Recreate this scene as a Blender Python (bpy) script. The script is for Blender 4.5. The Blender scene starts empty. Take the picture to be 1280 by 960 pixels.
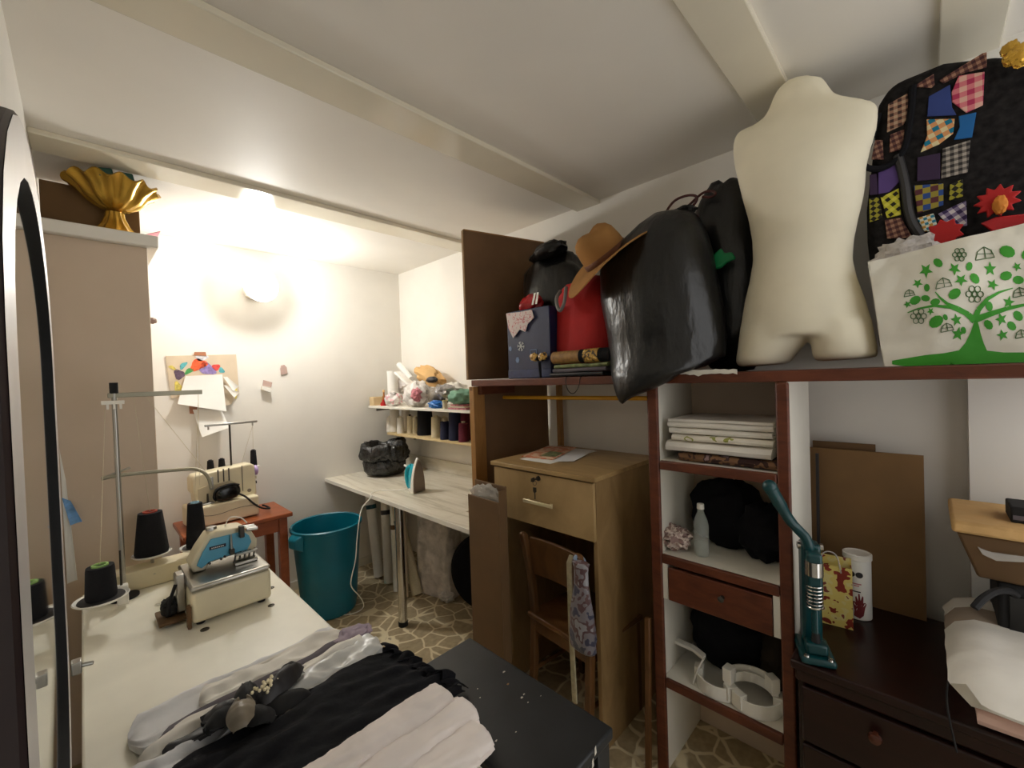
import bpy, bmesh, math, random
from math import sin, cos, pi, radians
from mathutils import Vector, Matrix, noise
random.seed(7)
SC = bpy.context.scene
COL = SC.collection

# ---------------------------------------------------------------- camera
FPX = 527.97
def _axes(yaw, pitch, roll):
    f = Vector((cos(yaw)*cos(pitch), sin(yaw)*cos(pitch), sin(pitch)))
    r = Vector((sin(yaw), -cos(yaw), 0)); u = r.cross(f)
    c, s = cos(roll), sin(roll)
    return c*r+s*u, -s*r+c*u, f
RT, UP, FW = _axes(.7758, -.0157, -.03445)
EYE = Vector((0, 0, 1.62))
def P(u, v, x=None, y=None, z=None):
    """point on an axis-aligned plane of the room seen at photo pixel (u, v)"""
    d = RT*((u-640)/FPX) + UP*(-(v-480)/FPX) + FW
    if x is not None: t = (x-EYE.x)/d.x
    elif y is not None: t = (y-EYE.y)/d.y
    else: t = (z-EYE.z)/d.z
    return EYE + d*t
cam = bpy.data.cameras.new('camera'); cam.sensor_fit = 'HORIZONTAL'; cam.sensor_width = 36
cam.lens = 36*FPX/1280; cam.clip_start = .01
co = bpy.data.objects.new('camera', cam); COL.objects.link(co); SC.camera = co
co.matrix_world = Matrix(((RT.x, UP.x, -FW.x, EYE.x), (RT.y, UP.y, -FW.y, EYE.y), (RT.z, UP.z, -FW.z, EYE.z), (0, 0, 0, 1)))

# ---------------------------------------------------------------- materials
def lin(c):
    c = c/255
    return c/12.92 if c <= .04045 else ((c+.055)/1.055)**2.4
def rgb(t): return (lin(t[0]), lin(t[1]), lin(t[2]), 1)
def newmat(name):
    m = bpy.data.materials.new(name); m.use_nodes = True
    nt = m.node_tree; b = nt.nodes['Principled BSDF']
    return m, nt, b
def N(nt, t, **kw):
    n = nt.nodes.new(t)
    for k, v in kw.items():
        if k in n.inputs: n.inputs[k].default_value = v
        else: setattr(n, k, v)
    return n
def coords(nt, scale=(1, 1, 1), rot=(0, 0, 0)):
    tc = N(nt, 'ShaderNodeTexCoord'); mp = N(nt, 'ShaderNodeMapping')
    mp.inputs['Scale'].default_value = scale; mp.inputs['Rotation'].default_value = rot
    nt.links.new(tc.outputs['Object'], mp.inputs['Vector'])
    return mp.outputs['Vector']
def ramp(nt, fac, stops):
    r = N(nt, 'ShaderNodeValToRGB'); e = r.color_ramp.elements
    while len(e) < len(stops): e.new(.5)
    for k, (p, c) in enumerate(stops): e[k].position = p; e[k].color = rgb(c)
    nt.links.new(fac, r.inputs['Fac']); return r.outputs['Color']
def bump(nt, b, vec, scale, strength, dist=.01, detail=4, kind='noise'):
    if kind == 'noise': t = N(nt, 'ShaderNodeTexNoise', Scale=scale, Detail=detail); out = t.outputs['Fac']
    else: t = N(nt, 'ShaderNodeTexWave', Scale=scale, Distortion=6.0, Detail=detail); out = t.outputs['Fac']
    nt.links.new(vec, t.inputs['Vector'])
    bp = N(nt, 'ShaderNodeBump', Strength=strength, Distance=dist)
    nt.links.new(out, bp.inputs['Height']); nt.links.new(bp.outputs['Normal'], b.inputs['Normal'])
def plain(name, c, rough=.6, metal=0, var=.06, vs=6, bs=0, bstr=.3, bd=.004, spec=.5, coat=0, scale=(1, 1, 1)):
    m, nt, b = newmat(name); v = coords(nt, scale)
    t = N(nt, 'ShaderNodeTexNoise', Scale=vs, Detail=3); nt.links.new(v, t.inputs['Vector'])
    lo = [max(0, x*(1-var)) for x in c]; hi = [min(255, x*(1+var)) for x in c]
    nt.links.new(ramp(nt, t.outputs['Fac'], [(.3, lo), (.7, hi)]), b.inputs['Base Color'])
    b.inputs['Roughness'].default_value = rough; b.inputs['Metallic'].default_value = metal
    b.inputs['Specular IOR Level'].default_value = spec; b.inputs['Coat Weight'].default_value = coat
    if bs: bump(nt, b, v, bs, bstr, bd)
    return m
def wood(name, c1, c2, scale=(2, 2, 18), rough=.5, ws=3, spec=.4):
    m, nt, b = newmat(name); v = coords(nt, scale)
    t = N(nt, 'ShaderNodeTexNoise', Scale=ws, Detail=6, Roughness=.6, Distortion=.8); nt.links.new(v, t.inputs['Vector'])
    nt.links.new(ramp(nt, t.outputs['Fac'], [(.32, c1), (.68, c2)]), b.inputs['Base Color'])
    b.inputs['Roughness'].default_value = rough; b.inputs['Specular IOR Level'].default_value = spec
    return m
def checks(name, ca, cb, cc, sc=40, rot=0, rough=.85):
    """woven plaid: two crossed stripe sets"""
    m, nt, b = newmat(name); v = coords(nt, (0.001, 1, 1), (rot, 0, 0))
    s = N(nt, 'ShaderNodeSeparateXYZ'); nt.links.new(v, s.inputs[0])
    outs = []
    for ax in ('Y', 'Z'):
        a = N(nt, 'ShaderNodeMath', operation='MULTIPLY'); a.inputs[1].default_value = sc; nt.links.new(s.outputs[ax], a.inputs[0])
        f = N(nt, 'ShaderNodeMath', operation='FRACT'); nt.links.new(a.outputs[0], f.inputs[0])
        g = N(nt, 'ShaderNodeMath', operation='GREATER_THAN'); g.inputs[1].default_value = .5; nt.links.new(f.outputs[0], g.inputs[0])
        outs.append(g.outputs[0])
    ad = N(nt, 'ShaderNodeMath', operation='ADD'); nt.links.new(outs[0], ad.inputs[0]); nt.links.new(outs[1], ad.inputs[1])
    hf = N(nt, 'ShaderNodeMath', operation='MULTIPLY'); hf.inputs[1].default_value = .5; nt.links.new(ad.outputs[0], hf.inputs[0])
    c = ramp(nt, hf.outputs[0], [(0, ca), (.4, cb), (.9, cc)])
    [n for n in nt.nodes if n.type == 'VALTORGB'][-1].color_ramp.interpolation = 'CONSTANT'
    nt.links.new(c, b.inputs['Base Color']); b.inputs['Roughness'].default_value = rough
    return m
def mottled(name, stops, scale=20, rough=.7, spec=.3, bs=0, bstr=.4, kind='noise'):
    m, nt, b = newmat(name); v = coords(nt)
    t = N(nt, 'ShaderNodeTexNoise', Scale=scale, Detail=2); nt.links.new(v, t.inputs['Vector'])
    c = ramp(nt, t.outputs['Fac'], stops); [n for n in nt.nodes if n.type == 'VALTORGB'][-1].color_ramp.interpolation = 'CONSTANT'
    nt.links.new(c, b.inputs['Base Color']); b.inputs['Roughness'].default_value = rough; b.inputs['Specular IOR Level'].default_value = spec
    if bs: bump(nt, b, v, bs, bstr)
    return m
def clear(name, c, rough=.15, alpha=.45, bs=0):
    m, nt, b = newmat(name); b.inputs['Base Color'].default_value = rgb(c); b.inputs['Roughness'].default_value = rough
    b.inputs['Alpha'].default_value = alpha
    if bs: bump(nt, b, coords(nt), bs, .8)
    return m
M = {}
M['wall'] = plain('wall_paint', (231, 228, 221), .42, var=.015, vs=3, bs=9, bstr=.12, spec=.35)
M['ceil'] = plain('ceiling_paint', (232, 228, 220), .55, var=.015, vs=2, bs=5, bstr=.08, spec=.25)
M['beam'] = plain('beam_gloss_paint', (226, 219, 200), .1, var=.015, vs=3, bs=5, bstr=.02)
M['stub'] = plain('pier_paint', (206, 188, 168), .6, var=.02, vs=3, bs=12, bstr=.1)
M['white'] = plain('white_paint', (222, 219, 208), .5, var=.02)
M['mela'] = plain('white_melamine', (234, 231, 217), .28, var=.02)
M['brownboard'] = plain('brown_hardboard', (112, 84, 58), .6, var=.05, spec=.3)
M['redwood'] = wood('reddish_wood', (78, 38, 22), (104, 54, 32), (3, 3, 10), .45)
M['pine'] = wood('pine_wood', (142, 100, 52), (168, 124, 72), (6, 6, 1.0), .5)
M['oak'] = wood('oak_laminate', (124, 98, 62), (152, 124, 84), (3, 3, 1.2), .45)
M['oaktop'] = wood('oak_laminate_top', (142, 114, 72), (168, 140, 94), (6, 1.2, 3), .4)
M['chair'] = wood('chair_wood', (84, 55, 28), (110, 74, 40), (5, 5, 2), .4)
M['mahog'] = wood('mahogany', (26, 10, 8), (38, 15, 11), (4, 1.2, 6), .3)
M['stool'] = wood('red_brown_wood', (134, 68, 36), (158, 84, 46), (3, 8, 6), .32)
M['black'] = plain('black_lacquer', (34, 36, 38), .42, var=.12, vs=9, bs=60, bstr=.05)
M['blackmat'] = plain('black_matte', (18, 17, 18), .8, var=.2)
M['blackcl'] = plain('black_cloth', (17, 17, 21), .9, var=.25, vs=8, bs=26, bstr=.7, bd=.008, spec=.2)
M['thread'] = plain('black_thread', (22, 22, 26), .85, var=.2, vs=80, scale=(1, 1, 8), bs=120, bstr=.5, spec=.3)
M['plastic'] = plain('black_bin_liner', (15, 15, 16), .3, var=.1, bs=7, bstr=.5, bd=.02, spec=.55, scale=(1, 2.2, .9))
M['plastic2'] = plain('shiny_black_film', (14, 14, 15), .14, var=.1, bs=30, bstr=1.0, bd=.02, spec=.7)
M['chrome'] = plain('chrome', (205, 203, 198), .18, 1, var=.03)
M['steel'] = plain('brushed_steel', (175, 172, 165), .3, 1, var=.04)
M['dark_metal'] = plain('dark_metal', (70, 66, 60), .35, .8)
M['cream'] = plain('cream_enamel', (222, 212, 182), .35, var=.03)
M['blue'] = plain('light_blue_enamel', (92, 172, 204), .35, var=.03)
M['teal'] = plain('teal_plastic', (0, 104, 124), .36, var=.04)
M['teal2'] = plain('teal_enamel', (6, 58, 62), .28, var=.06)
M['iteal'] = plain('turquoise_plastic', (0, 160, 180), .3, var=.03)
M['wplastic'] = plain('white_plastic', (232, 230, 222), .35, var=.02)
M['sole'] = plain('iron_soleplate', (120, 108, 96), .4, .5)
M['paper'] = plain('white_paper', (232, 232, 228), .8, var=.015)
M['kraft'] = plain('kraft_cardboard', (122, 92, 56), .8, var=.05)
M['kraftdk'] = plain('brown_carton', (98, 72, 42), .75, var=.05)
M['tan'] = plain('tan_paper_bag', (214, 172, 112), .75, var=.06, bs=18, bstr=.8, bd=.01)
M['gold'] = plain('gold_plastic', (200, 158, 64), .26, .75, var=.1)
M['goldlace'] = mottled('gold_trim', [(0, (60, 44, 20)), (.45, (190, 150, 70)), (.62, (236, 206, 130))], 60, .35, .6)
M['red'] = plain('red_cloth', (176, 24, 24), .8, var=.08, bs=22, bstr=.5, bd=.006)
M['darkred'] = plain('dark_red_wire', (72, 22, 20), .5)
M['navy'] = plain('navy_thread', (24, 28, 58), .85, var=.15, vs=70, scale=(1, 1, 8), bs=120, bstr=.5)
M['burg'] = plain('burgundy_thread', (98, 22, 44), .85, var=.15, vs=70, scale=(1, 1, 8), bs=120, bstr=.5)
M['wthread'] = plain('white_thread', (228, 224, 214), .85, var=.03, vs=70, scale=(1, 1, 8), bs=120, bstr=.3)
M['cthread'] = plain('cream_thread', (206, 196, 168), .85, var=.06, vs=70, scale=(1, 1, 8), bs=120, bstr=.3)
M['felt'] = plain('camel_felt', (158, 115, 66), .9, var=.05, bs=60, bstr=.15, spec=.2)
M['jersey'] = plain('cream_jersey', (236, 229, 206), .75, var=.02, bs=16, bstr=.12, spec=.3)
M['canvas'] = plain('white_tote_fabric', (224, 220, 206), .75, var=.03, bs=14, bstr=.35, bd=.008)
M['green'] = plain('green_print', (58, 152, 40), .7, var=.06)
M['dkgreen'] = plain('dark_green_print', (72, 106, 62), .7)
M['emer'] = plain('emerald_ribbon', (8, 128, 72), .45)
M['bottlegreen'] = plain('bottle_green', (10, 70, 56), .4)
M['cloth_w'] = plain('white_cloth', (230, 226, 217), .85, var=.03, bs=14, bstr=.4, bd=.008, spec=.2)
M['cloth_g'] = plain('pale_grey_cloth', (216, 216, 217), .8, var=.05, bs=14, bstr=.45, bd=.008, spec=.2)
M['cloth_mg'] = plain('mid_grey_cloth', (104, 98, 104), .8, var=.08, bs=14, bstr=.45, bd=.008, spec=.2)
M['cloth_p'] = plain('pinkish_white_cloth', (238, 229, 224), .85, var=.04, bs=12, bstr=.4, bd=.008, spec=.2)
M['satin'] = plain('silver_satin', (200, 200, 196), .3, var=.06, bs=10, bstr=.5, bd=.01)
M['taupe'] = plain('taupe_satin', (124, 114, 98), .45, var=.08)
M['charcoal'] = plain('charcoal_satin', (40, 38, 40), .5, var=.1)
M['pearl'] = plain('pearl', (238, 226, 190), .2)
M['greyfilm'] = plain('crumpled_grey_film', (206, 200, 196), .35, var=.12, vs=14, bs=22, bstr=.9, bd=.02)
M['pinkfilm'] = mottled('printed_film', [(0, (232, 226, 222)), (.52, (226, 170, 178)), (.6, (236, 230, 226)), (.68, (170, 190, 180))], 16, .4, .5, 20, .8)
M['yellow'] = plain('yellow_plastic', (206, 152, 24), .45)
M['lilac'] = plain('lilac_plastic', (186, 160, 214), .4)
M['mint'] = plain('sage_cloth', (120, 164, 140), .8, bs=20, bstr=.5)
M['bluepk'] = plain('blue_packet', (30, 110, 190), .4, bs=16, bstr=.5)
M['skyblue'] = plain('sky_blue_print', (110, 160, 214), .6, var=.2, vs=24)
M['denim'] = plain('gift_box_blue', (18, 29, 66), .5, var=.08)
M['grey'] = plain('grey_strap', (120, 116, 112), .7)
M['rfloor'] = None

def floor_mat():
    m, nt, b = newmat('crazy_paving_vinyl'); v = coords(nt)
    dn = N(nt, 'ShaderNodeTexNoise', Scale=7.0, Detail=2); nt.links.new(v, dn.inputs['Vector'])
    mx = N(nt, 'ShaderNodeMixRGB', blend_type='LINEAR_LIGHT'); mx.inputs[0].default_value = .025
    nt.links.new(v, mx.inputs[1]); nt.links.new(dn.outputs['Color'], mx.inputs[2])
    vo = N(nt, 'ShaderNodeTexVoronoi', feature='DISTANCE_TO_EDGE', Scale=8.2); nt.links.new(mx.outputs[0], vo.inputs['Vector'])
    vc = N(nt, 'ShaderNodeTexVoronoi', feature='F1', Scale=8.2); nt.links.new(mx.outputs[0], vc.inputs['Vector'])
    n2 = N(nt, 'ShaderNodeTexNoise', Scale=30.0, Detail=4); nt.links.new(v, n2.inputs['Vector'])
    stone = ramp(nt, n2.outputs['Fac'], [(.3, (158, 142, 112)), (.7, (186, 168, 134))])
    sh = N(nt, 'ShaderNodeMixRGB', blend_type='MULTIPLY'); sh.inputs[0].default_value = .15
    bw = N(nt, 'ShaderNodeRGBToBW'); nt.links.new(vc.outputs['Color'], bw.inputs[0])
    nt.links.new(stone, sh.inputs[1]); nt.links.new(bw.outputs[0], sh.inputs[2])
    g = ramp(nt, vo.outputs['Distance'], [(.03, (255, 255, 255)), (.06, (0, 0, 0))])
    mg = N(nt, 'ShaderNodeMixRGB'); nt.links.new(g, mg.inputs[0]); nt.links.new(sh.outputs[0], mg.inputs[1]); mg.inputs[2].default_value = rgb((226, 214, 182))
    nt.links.new(mg.outputs[0], b.inputs['Base Color']); b.inputs['Roughness'].default_value = .38
    return m
M['rfloor'] = floor_mat()
def counter_mat():
    m, nt, b = newmat('pale_wood_laminate'); v = coords(nt, (9, .9, 3))
    t = N(nt, 'ShaderNodeTexNoise', Scale=2.2, Detail=6, Roughness=.65, Distortion=.6); nt.links.new(v, t.inputs['Vector'])
    nt.links.new(ramp(nt, t.outputs['Fac'], [(.3, (176, 168, 148)), (.5, (214, 208, 192)), (.75, (228, 224, 212))]), b.inputs['Base Color'])
    b.inputs['Roughness'].default_value = .35
    return m
M['counter'] = counter_mat()
def lamp_mat():
    m, nt, b = newmat('lit_globe'); b.inputs['Base Color'].default_value = (1, 1, 1, 1)
    b.inputs['Emission Color'].default_value = (1, .985, .945, 1); b.inputs['Emission Strength'].default_value = LAMP
    return m
LAMP = 170
M['lamp'] = lamp_mat()
def mirror_mat():
    m, nt, b = newmat('mirror_glass'); b.inputs['Base Color'].default_value = (.8, .86, .86, 1)
    b.inputs['Metallic'].default_value = 1; b.inputs['Roughness'].default_value = .03
    return m
M['mirror'] = mirror_mat()
M['glass'] = clear('clear_bottle', (214, 222, 218), .06, .28)
M['water'] = clear('bottle_liquid', (206, 212, 204), .1, .3)
M['film'] = clear('clear_film', (214, 210, 204), .2, .4, 18)
M['filmpat'] = mottled('flower_print_film', [(0, (70, 72, 92)), (.42, (128, 124, 130)), (.52, (96, 72, 74)), (.6, (150, 150, 156))], 16, .3, .5, 20, .7)

# ---------------------------------------------------------------- mesh builder
def T(x, y=None, z=None): return Matrix.Translation(Vector((x, y, z)) if y is not None else Vector(x))
def R(ax, deg): return Matrix.Rotation(radians(deg), 4, ax)
class MB:
    def __init__(s, m=None): s.bm = bmesh.new(); s.m = m or Matrix()
    def v(s, p): return s.bm.verts.new(s.m @ Vector(p))
    def f(s, vs):
        try: return s.bm.faces.new(vs)
        except ValueError: return None
    def bx(s, x0, x1, y0, y1, z0, z1, m=None):
        m = m or Matrix()
        c = [s.v(m @ Vector(p)) for p in ((x0, y0, z0), (x1, y0, z0), (x1, y1, z0), (x0, y1, z0), (x0, y0, z1), (x1, y0, z1), (x1, y1, z1), (x0, y1, z1))]
        for q in ((3, 2, 1, 0), (4, 5, 6, 7), (0, 1, 5, 4), (1, 2, 6, 5), (2, 3, 7, 6), (3, 0, 4, 7)): s.f([c[i] for i in q])
        return s
    def loft(s, rings, cap=True, closed=False):
        rs = [[s.v(p) for p in r] for r in rings]; n = len(rs[0])
        k = len(rs)
        for i in range(k if closed else k-1):
            a, b = rs[i], rs[(i+1) % k]
            for j in range(n): s.f([a[j], a[(j+1) % n], b[(j+1) % n], b[j]])
        if cap and not closed: s.f(rs[0][::-1]); s.f(rs[-1])
        return s
    def cyl(s, p0, p1, r0, r1=None, n=20):
        r1 = r0 if r1 is None else r1
        p0, p1 = Vector(p0), Vector(p1); d = (p1-p0).normalized()
        a = d.orthogonal().normalized(); b = d.cross(a)
        return s.loft([[p+(a*cos(2*pi*k/n)+b*sin(2*pi*k/n))*r for k in range(n)] for p, r in ((p0, r0), (p1, r1))])
    def tube(s, pts, r, n=8, closed=False, smooth=0):
        pts = [Vector(p) for p in pts]
        for _ in range(smooth):
            q = [pts[0]] if not closed else []
            for i in range(len(pts) if closed else len(pts)-1):
                a, b = pts[i], pts[(i+1) % len(pts)]
                q += [a*.75+b*.25, a*.25+b*.75]
            if not closed: q.append(pts[-1])
            pts = q
        k = len(pts); prev = None; rings = []
        for i, p in enumerate(pts):
            t = (pts[(i+1) % k]-pts[i-1]) if closed or 0 < i < k-1 else (pts[1]-pts[0] if i == 0 else pts[-1]-pts[-2])
            t.normalize()
            a = t.orthogonal() if prev is None else prev-t*prev.dot(t)
            if a.length < 1e-6: a = t.orthogonal()
            a.normalize(); prev = a; b = t.cross(a)
            rr = r[i*len(r)//k] if isinstance(r, (list, tuple)) else r
            rings.append([p+(a*cos(2*pi*j/n)+b*sin(2*pi*j/n))*rr for j in range(n)])
        return s.loft(rings, closed=closed)
    def lathe(s, prof, loc=(0, 0, 0), n=32, fn=None, m=None):
        loc = Vector(loc); m = m or Matrix(); rings = []
        for r, z in prof:
            ring = []
            for k in range(n):
                th = 2*pi*k/n; rr, zz = (r, z) if fn is None else fn(r, z, th)
                ring.append(loc + (m @ Vector((rr*cos(th), rr*sin(th), zz))))
            rings.append(ring)
        return s.loft(rings)
    def prism(s, pts, off):
        """planar outline of 3-D points given thickness by the vector off"""
        off = Vector(off); pts = [Vector(p) for p in pts]
        a = [s.v(p) for p in pts]; b = [s.v(p+off) for p in pts]; n = len(pts)
        s.f(a[::-1]); s.f(b)
        for i in range(n): s.f([a[i], a[(i+1) % n], b[(i+1) % n], b[i]])
        return s
    def blob(s, c, r, m=None, amp=.1, fr=3, seed=0, nu=28, nv=18, ridge=0, p=2.0, zmin=None):
        """lumpy closed body: super-ellipsoid pushed by noise, optionally flattened on its base"""
        c = Vector(c); m = m or Matrix(); so = Vector((seed*7.3, seed*3.1, seed*1.7)); rings = []
        def sp(x): return math.copysign(abs(x)**(2/p), x)
        for i in range(nv+1):
            ph = -pi/2+pi*i/nv
            if i in (0, nv): ph *= .985
            ring = []
            for k in range(nu):
                th = 2*pi*k/nu
                d = Vector((sp(cos(ph))*sp(cos(th)), sp(cos(ph))*sp(sin(th)), sp(sin(ph))))
                n_ = noise.noise(d*fr+so)
                if ridge: n_ += ridge*(abs(noise.noise(d*fr*2.3+so*2))-.25)
                q = d*(1+amp*n_); q = m @ Vector((q.x*r[0], q.y*r[1], q.z*r[2]))
                q = c+q
                if zmin is not None and q.z < zmin: q.z = zmin+ (q.z-zmin)*.02
                ring.append(q)
            rings.append(ring)
        return s.loft(rings)
    def sheet(s, fn, nu, nv, th=.003):
        """thick cloth: fn(u,v) gives the upper surface, u,v in 0..1"""
        up = [[Vector(fn(i/nu, j/nv)) for j in range(nv+1)] for i in range(nu+1)]
        def nrm(i, j):
            a = up[min(i+1, nu)][j]-up[max(i-1, 0)][j]; b = up[i][min(j+1, nv)]-up[i][max(j-1, 0)]
            n_ = a.cross(b); return n_.normalized() if n_.length > 1e-9 else Vector((0, 0, 1))
        A = [[s.v(up[i][j]) for j in range(nv+1)] for i in range(nu+1)]
        B = [[s.v(up[i][j]-nrm(i, j)*th) for j in range(nv+1)] for i in range(nu+1)]
        for i in range(nu):
            for j in range(nv):
                s.f([A[i][j], A[i+1][j], A[i+1][j+1], A[i][j+1]]); s.f([B[i][j], B[i][j+1], B[i+1][j+1], B[i+1][j]])
        for i in range(nu):
            s.f([A[i][0], B[i][0], B[i+1][0], A[i+1][0]]); s.f([A[i][nv], A[i+1][nv], B[i+1][nv], B[i][nv]])
        for j in range(nv):
            s.f([A[0][j], A[0][j+1], B[0][j+1], B[0][j]]); s.f([A[nu][j], B[nu][j], B[nu][j+1], A[nu][j+1]])
        return s
    def fold(s, L, W, n, t, m=None, amp=.004, seed=0, nx=24, taper=0):
        """cloth folded back and forth: n layers, each t thick, width W (y), length L (x)"""
        m = m or Matrix(); path = []
        for k in range(n):
            z = t*(k+.5); ys = [(-W/2+W*q/10) for q in range(11)]
            if k % 2: ys = ys[::-1]
            for y in ys: path.append((y*(1-taper*k/n), z))
            if k < n-1:
                e = ys[-1]*(1-taper*k/n); sg = 1 if e > 0 else -1
                for a in (-50, 0, 50): path.append((e+sg*t*.55*cos(radians(a)), z+t*.5+t*.5*sin(radians(a))))
        th = t*.86
        rings = []
        for i in range(nx+1):
            x = -L/2+L*i/nx; up, dn = [], []
            for j, (y, z) in enumerate(path):
                a = path[max(j-1, 0)]; b = path[min(j+1, len(path)-1)]
                dy, dz = b[0]-a[0], b[1]-a[1]; l = math.hypot(dy, dz) or 1
                ny, nz = -dz/l, dy/l
                w = amp*noise.noise(Vector((x*9, y*9, z*25+seed*5)))
                w2 = amp*2.5*noise.noise(Vector((z*40+seed, y*5, seed*3.3)))*(1 if i in (0, nx) else .3)
                up.append(Vector((x+w2, y+ny*th/2+w, max(.0005, z+nz*th/2+w)))); dn.append(Vector((x+w2, y-ny*th/2+w, max(.0002, z-nz*th/2+w))))
            rings.append([m @ q for q in up+dn[::-1]])
        return s.loft(rings)
    def build(s, name, mat, parent=None, smooth=40, bevel=0, sub=0, seg=2, solid=0, remesh=0):
        bm = s.bm; bmesh.ops.recalc_face_normals(bm, faces=bm.faces)
        if parent is None:
            xs = [v.co for v in bm.verts]
            o0 = Vector(((min(p.x for p in xs)+max(p.x for p in xs))/2, (min(p.y for p in xs)+max(p.y for p in xs))/2, min(p.z for p in xs)))
        else:
            o0 = ORG[parent.name]
        for v in bm.verts: v.co -= o0
        me = bpy.data.meshes.new(name); bm.to_mesh(me); bm.free()
        ms = mat if isinstance(mat, (list, tuple)) else [mat]
        for q in ms: me.materials.append(M[q])
        if smooth:
            me.polygons.foreach_set('use_smooth', [True]*len(me.polygons))
            me.set_sharp_from_angle(angle=radians(smooth))
        o = bpy.data.objects.new(name, me); COL.objects.link(o)
        if parent is None: o.location = o0; ORG[o.name] = o0
        else: o.parent = parent; ORG[o.name] = o0
        if remesh:
            r = o.modifiers.new('r', 'REMESH'); r.mode = 'VOXEL'; r.voxel_size = remesh; r.use_smooth_shade = True
            sm = o.modifiers.new('s', 'SMOOTH'); sm.factor = .5; sm.iterations = 5
        if bevel:
            b = o.modifiers.new('b', 'BEVEL'); b.width = bevel; b.segments = seg; b.limit_method = 'ANGLE'; b.angle_limit = radians(35)
            b.harden_normals = False
        if sub:
            q = o.modifiers.new('sub', 'SUBSURF'); q.levels = sub; q.render_levels = sub
        return o
ORG = {}
def tag(o, label, cat, group=None, kind=None):
    o['label'] = label; o['category'] = cat
    if group: o['group'] = group
    if kind: o['kind'] = kind
    return o
def thing(name, label, cat, loc, group=None):
    o = bpy.data.objects.new(name, None); COL.objects.link(o); o.location = Vector(loc); o.empty_display_size = .05
    ORG[o.name] = Vector(loc)
    return tag(o, label, cat, group)
def struct(name, mb, mat, **k):
    o = mb.build(name, mat, **k); o['kind'] = 'structure'; return o
def copy_tree(o, d, label=None, parent=None):
    c = o.copy(); COL.objects.link(c)
    if parent is None: c.location = o.location+Vector(d)
    else: c.parent = parent
    if label: c['label'] = label
    for ch in list(o.children): copy_tree(ch, None, None, c)
    return c
def arc(c, r, a0, a1, n, ax='z'):
    out = []
    for i in range(n+1):
        a = radians(a0+(a1-a0)*i/n); p = (r*cos(a), r*sin(a))
        out.append(Vector(c)+(Vector((p[0], p[1], 0)) if ax == 'z' else Vector((0, p[0], p[1])) if ax == 'x' else Vector((p[0], 0, p[1]))))
    return out

M['canvasbeige'] = plain('beige_sheet', (206, 190, 166), .85, var=.03)
M['tape'] = plain('brown_tape', (168, 112, 78), .45, var=.05)
M['pinkpad'] = plain('pink_grey_pad', (184, 158, 148), .7, var=.1)
M['mframe'] = plain('dark_maroon_lacquer', (30, 18, 20), .5, var=.1)
M['msilver'] = plain('silver_bevel', (196, 192, 190), .38, .35, var=.04)
M['navybadge'] = plain('badge_navy', (24, 30, 52), .4)
M['creamshade'] = plain('shadow_cream_plastic', (196, 184, 156), .5)  # cream darkened to paint the shade in the machine throat
M['blkgloss'] = plain('gloss_black_plastic', (14, 14, 15), .2)
M['pinepale'] = wood('pale_pine', (200, 176, 128), (216, 194, 150), (3, .8, 3), .5)
M['tanbox'] = plain('pale_card', (206, 182, 140), .7, var=.03)
M['amber'] = plain('amber_glass', (150, 96, 50), .15)
M['film_bundle'] = mottled('clear_film_bundle', [(0, (224, 220, 216)), (.42, (206, 200, 194)), (.55, (232, 228, 224)), (.66, (214, 176, 176))], 9, .25, .6, 24, .9)
M['silvfoil'] = plain('silver_film', (176, 172, 170), .25, .5, var=.1, bs=30, bstr=1.0, bd=.02)
M['yellowpale'] = plain('pale_yellow_plastic', (222, 206, 130), .5)
M['emerdk'] = plain('dark_green_band', (30, 74, 64), .6)
M['brownpat'] = mottled('brown_print', [(0, (58, 38, 34)), (.46, (124, 92, 66)), (.56, (66, 46, 44)), (.64, (150, 128, 130))], 22, .8, .2)
M['branchpat'] = mottled('branch_print', [(0, (40, 38, 36)), (.36, (224, 218, 204)), (.62, (148, 152, 80)), (.68, (224, 218, 204))], 16, .8, .2)
M['lace'] = mottled('pinkish_lace', [(0, (150, 124, 118)), (.47, (214, 198, 188)), (.6, (180, 156, 148))], 46, .8, .2, 30, .8)
M['olivecl'] = plain('dark_olive_cloth', (44, 34, 16), .85, var=.2)
M['oakfront'] = wood('oak_drawer_face', (142, 116, 76), (174, 146, 102), (3, 1.6, 1.0), .45, 2.4)
M['handlemetal'] = plain('satin_handle', (206, 194, 160), .35, .5)
M['w_paperor'] = mottled('magazine_cover', [(0, (214, 122, 86)), (.42, (226, 190, 160)), (.56, (214, 140, 104))], 14, .5)
M['olivepic'] = plain('olive_picture', (112, 120, 76), .5, var=.3, vs=40)
M['chairseat'] = wood('chair_seat_wood', (92, 60, 32), (118, 80, 44), (10, 2, 2), .35)
M['strap'] = plain('pale_strap', (168, 160, 132), .6, var=.1, vs=40)
M['armsteel'] = plain('dull_steel', (150, 146, 128), .35, .6)
M['skyfilm'] = plain('blue_grey_film', (130, 150, 176), .35, var=.15, vs=20)
M['denimdk'] = plain('gift_box_dark_blue', (24, 36, 78), .5, var=.15, vs=30)
M['flake'] = plain('silver_flake_print', (196, 198, 200), .5)
M['flakeblue'] = plain('pale_blue_print', (96, 122, 164), .5)
M['flakepat'] = mottled('pink_wrapper_print', [(0, (206, 192, 188)), (.52, (190, 120, 122)), (.58, (212, 200, 196))], 40, .5)
M['redgloss'] = plain('gloss_red', (168, 20, 30), .25, var=.12, vs=12, bs=16, bstr=.4)
M['bandbrown'] = plain('braided_band', (98, 56, 30), .7, bs=90, bstr=.6)
M['goldcloth'] = plain('gold_brown_cloth', (142, 106, 56), .6, var=.15, vs=50)
M['orangefelt'] = plain('orange_felt', (214, 132, 46), .8)
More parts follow.
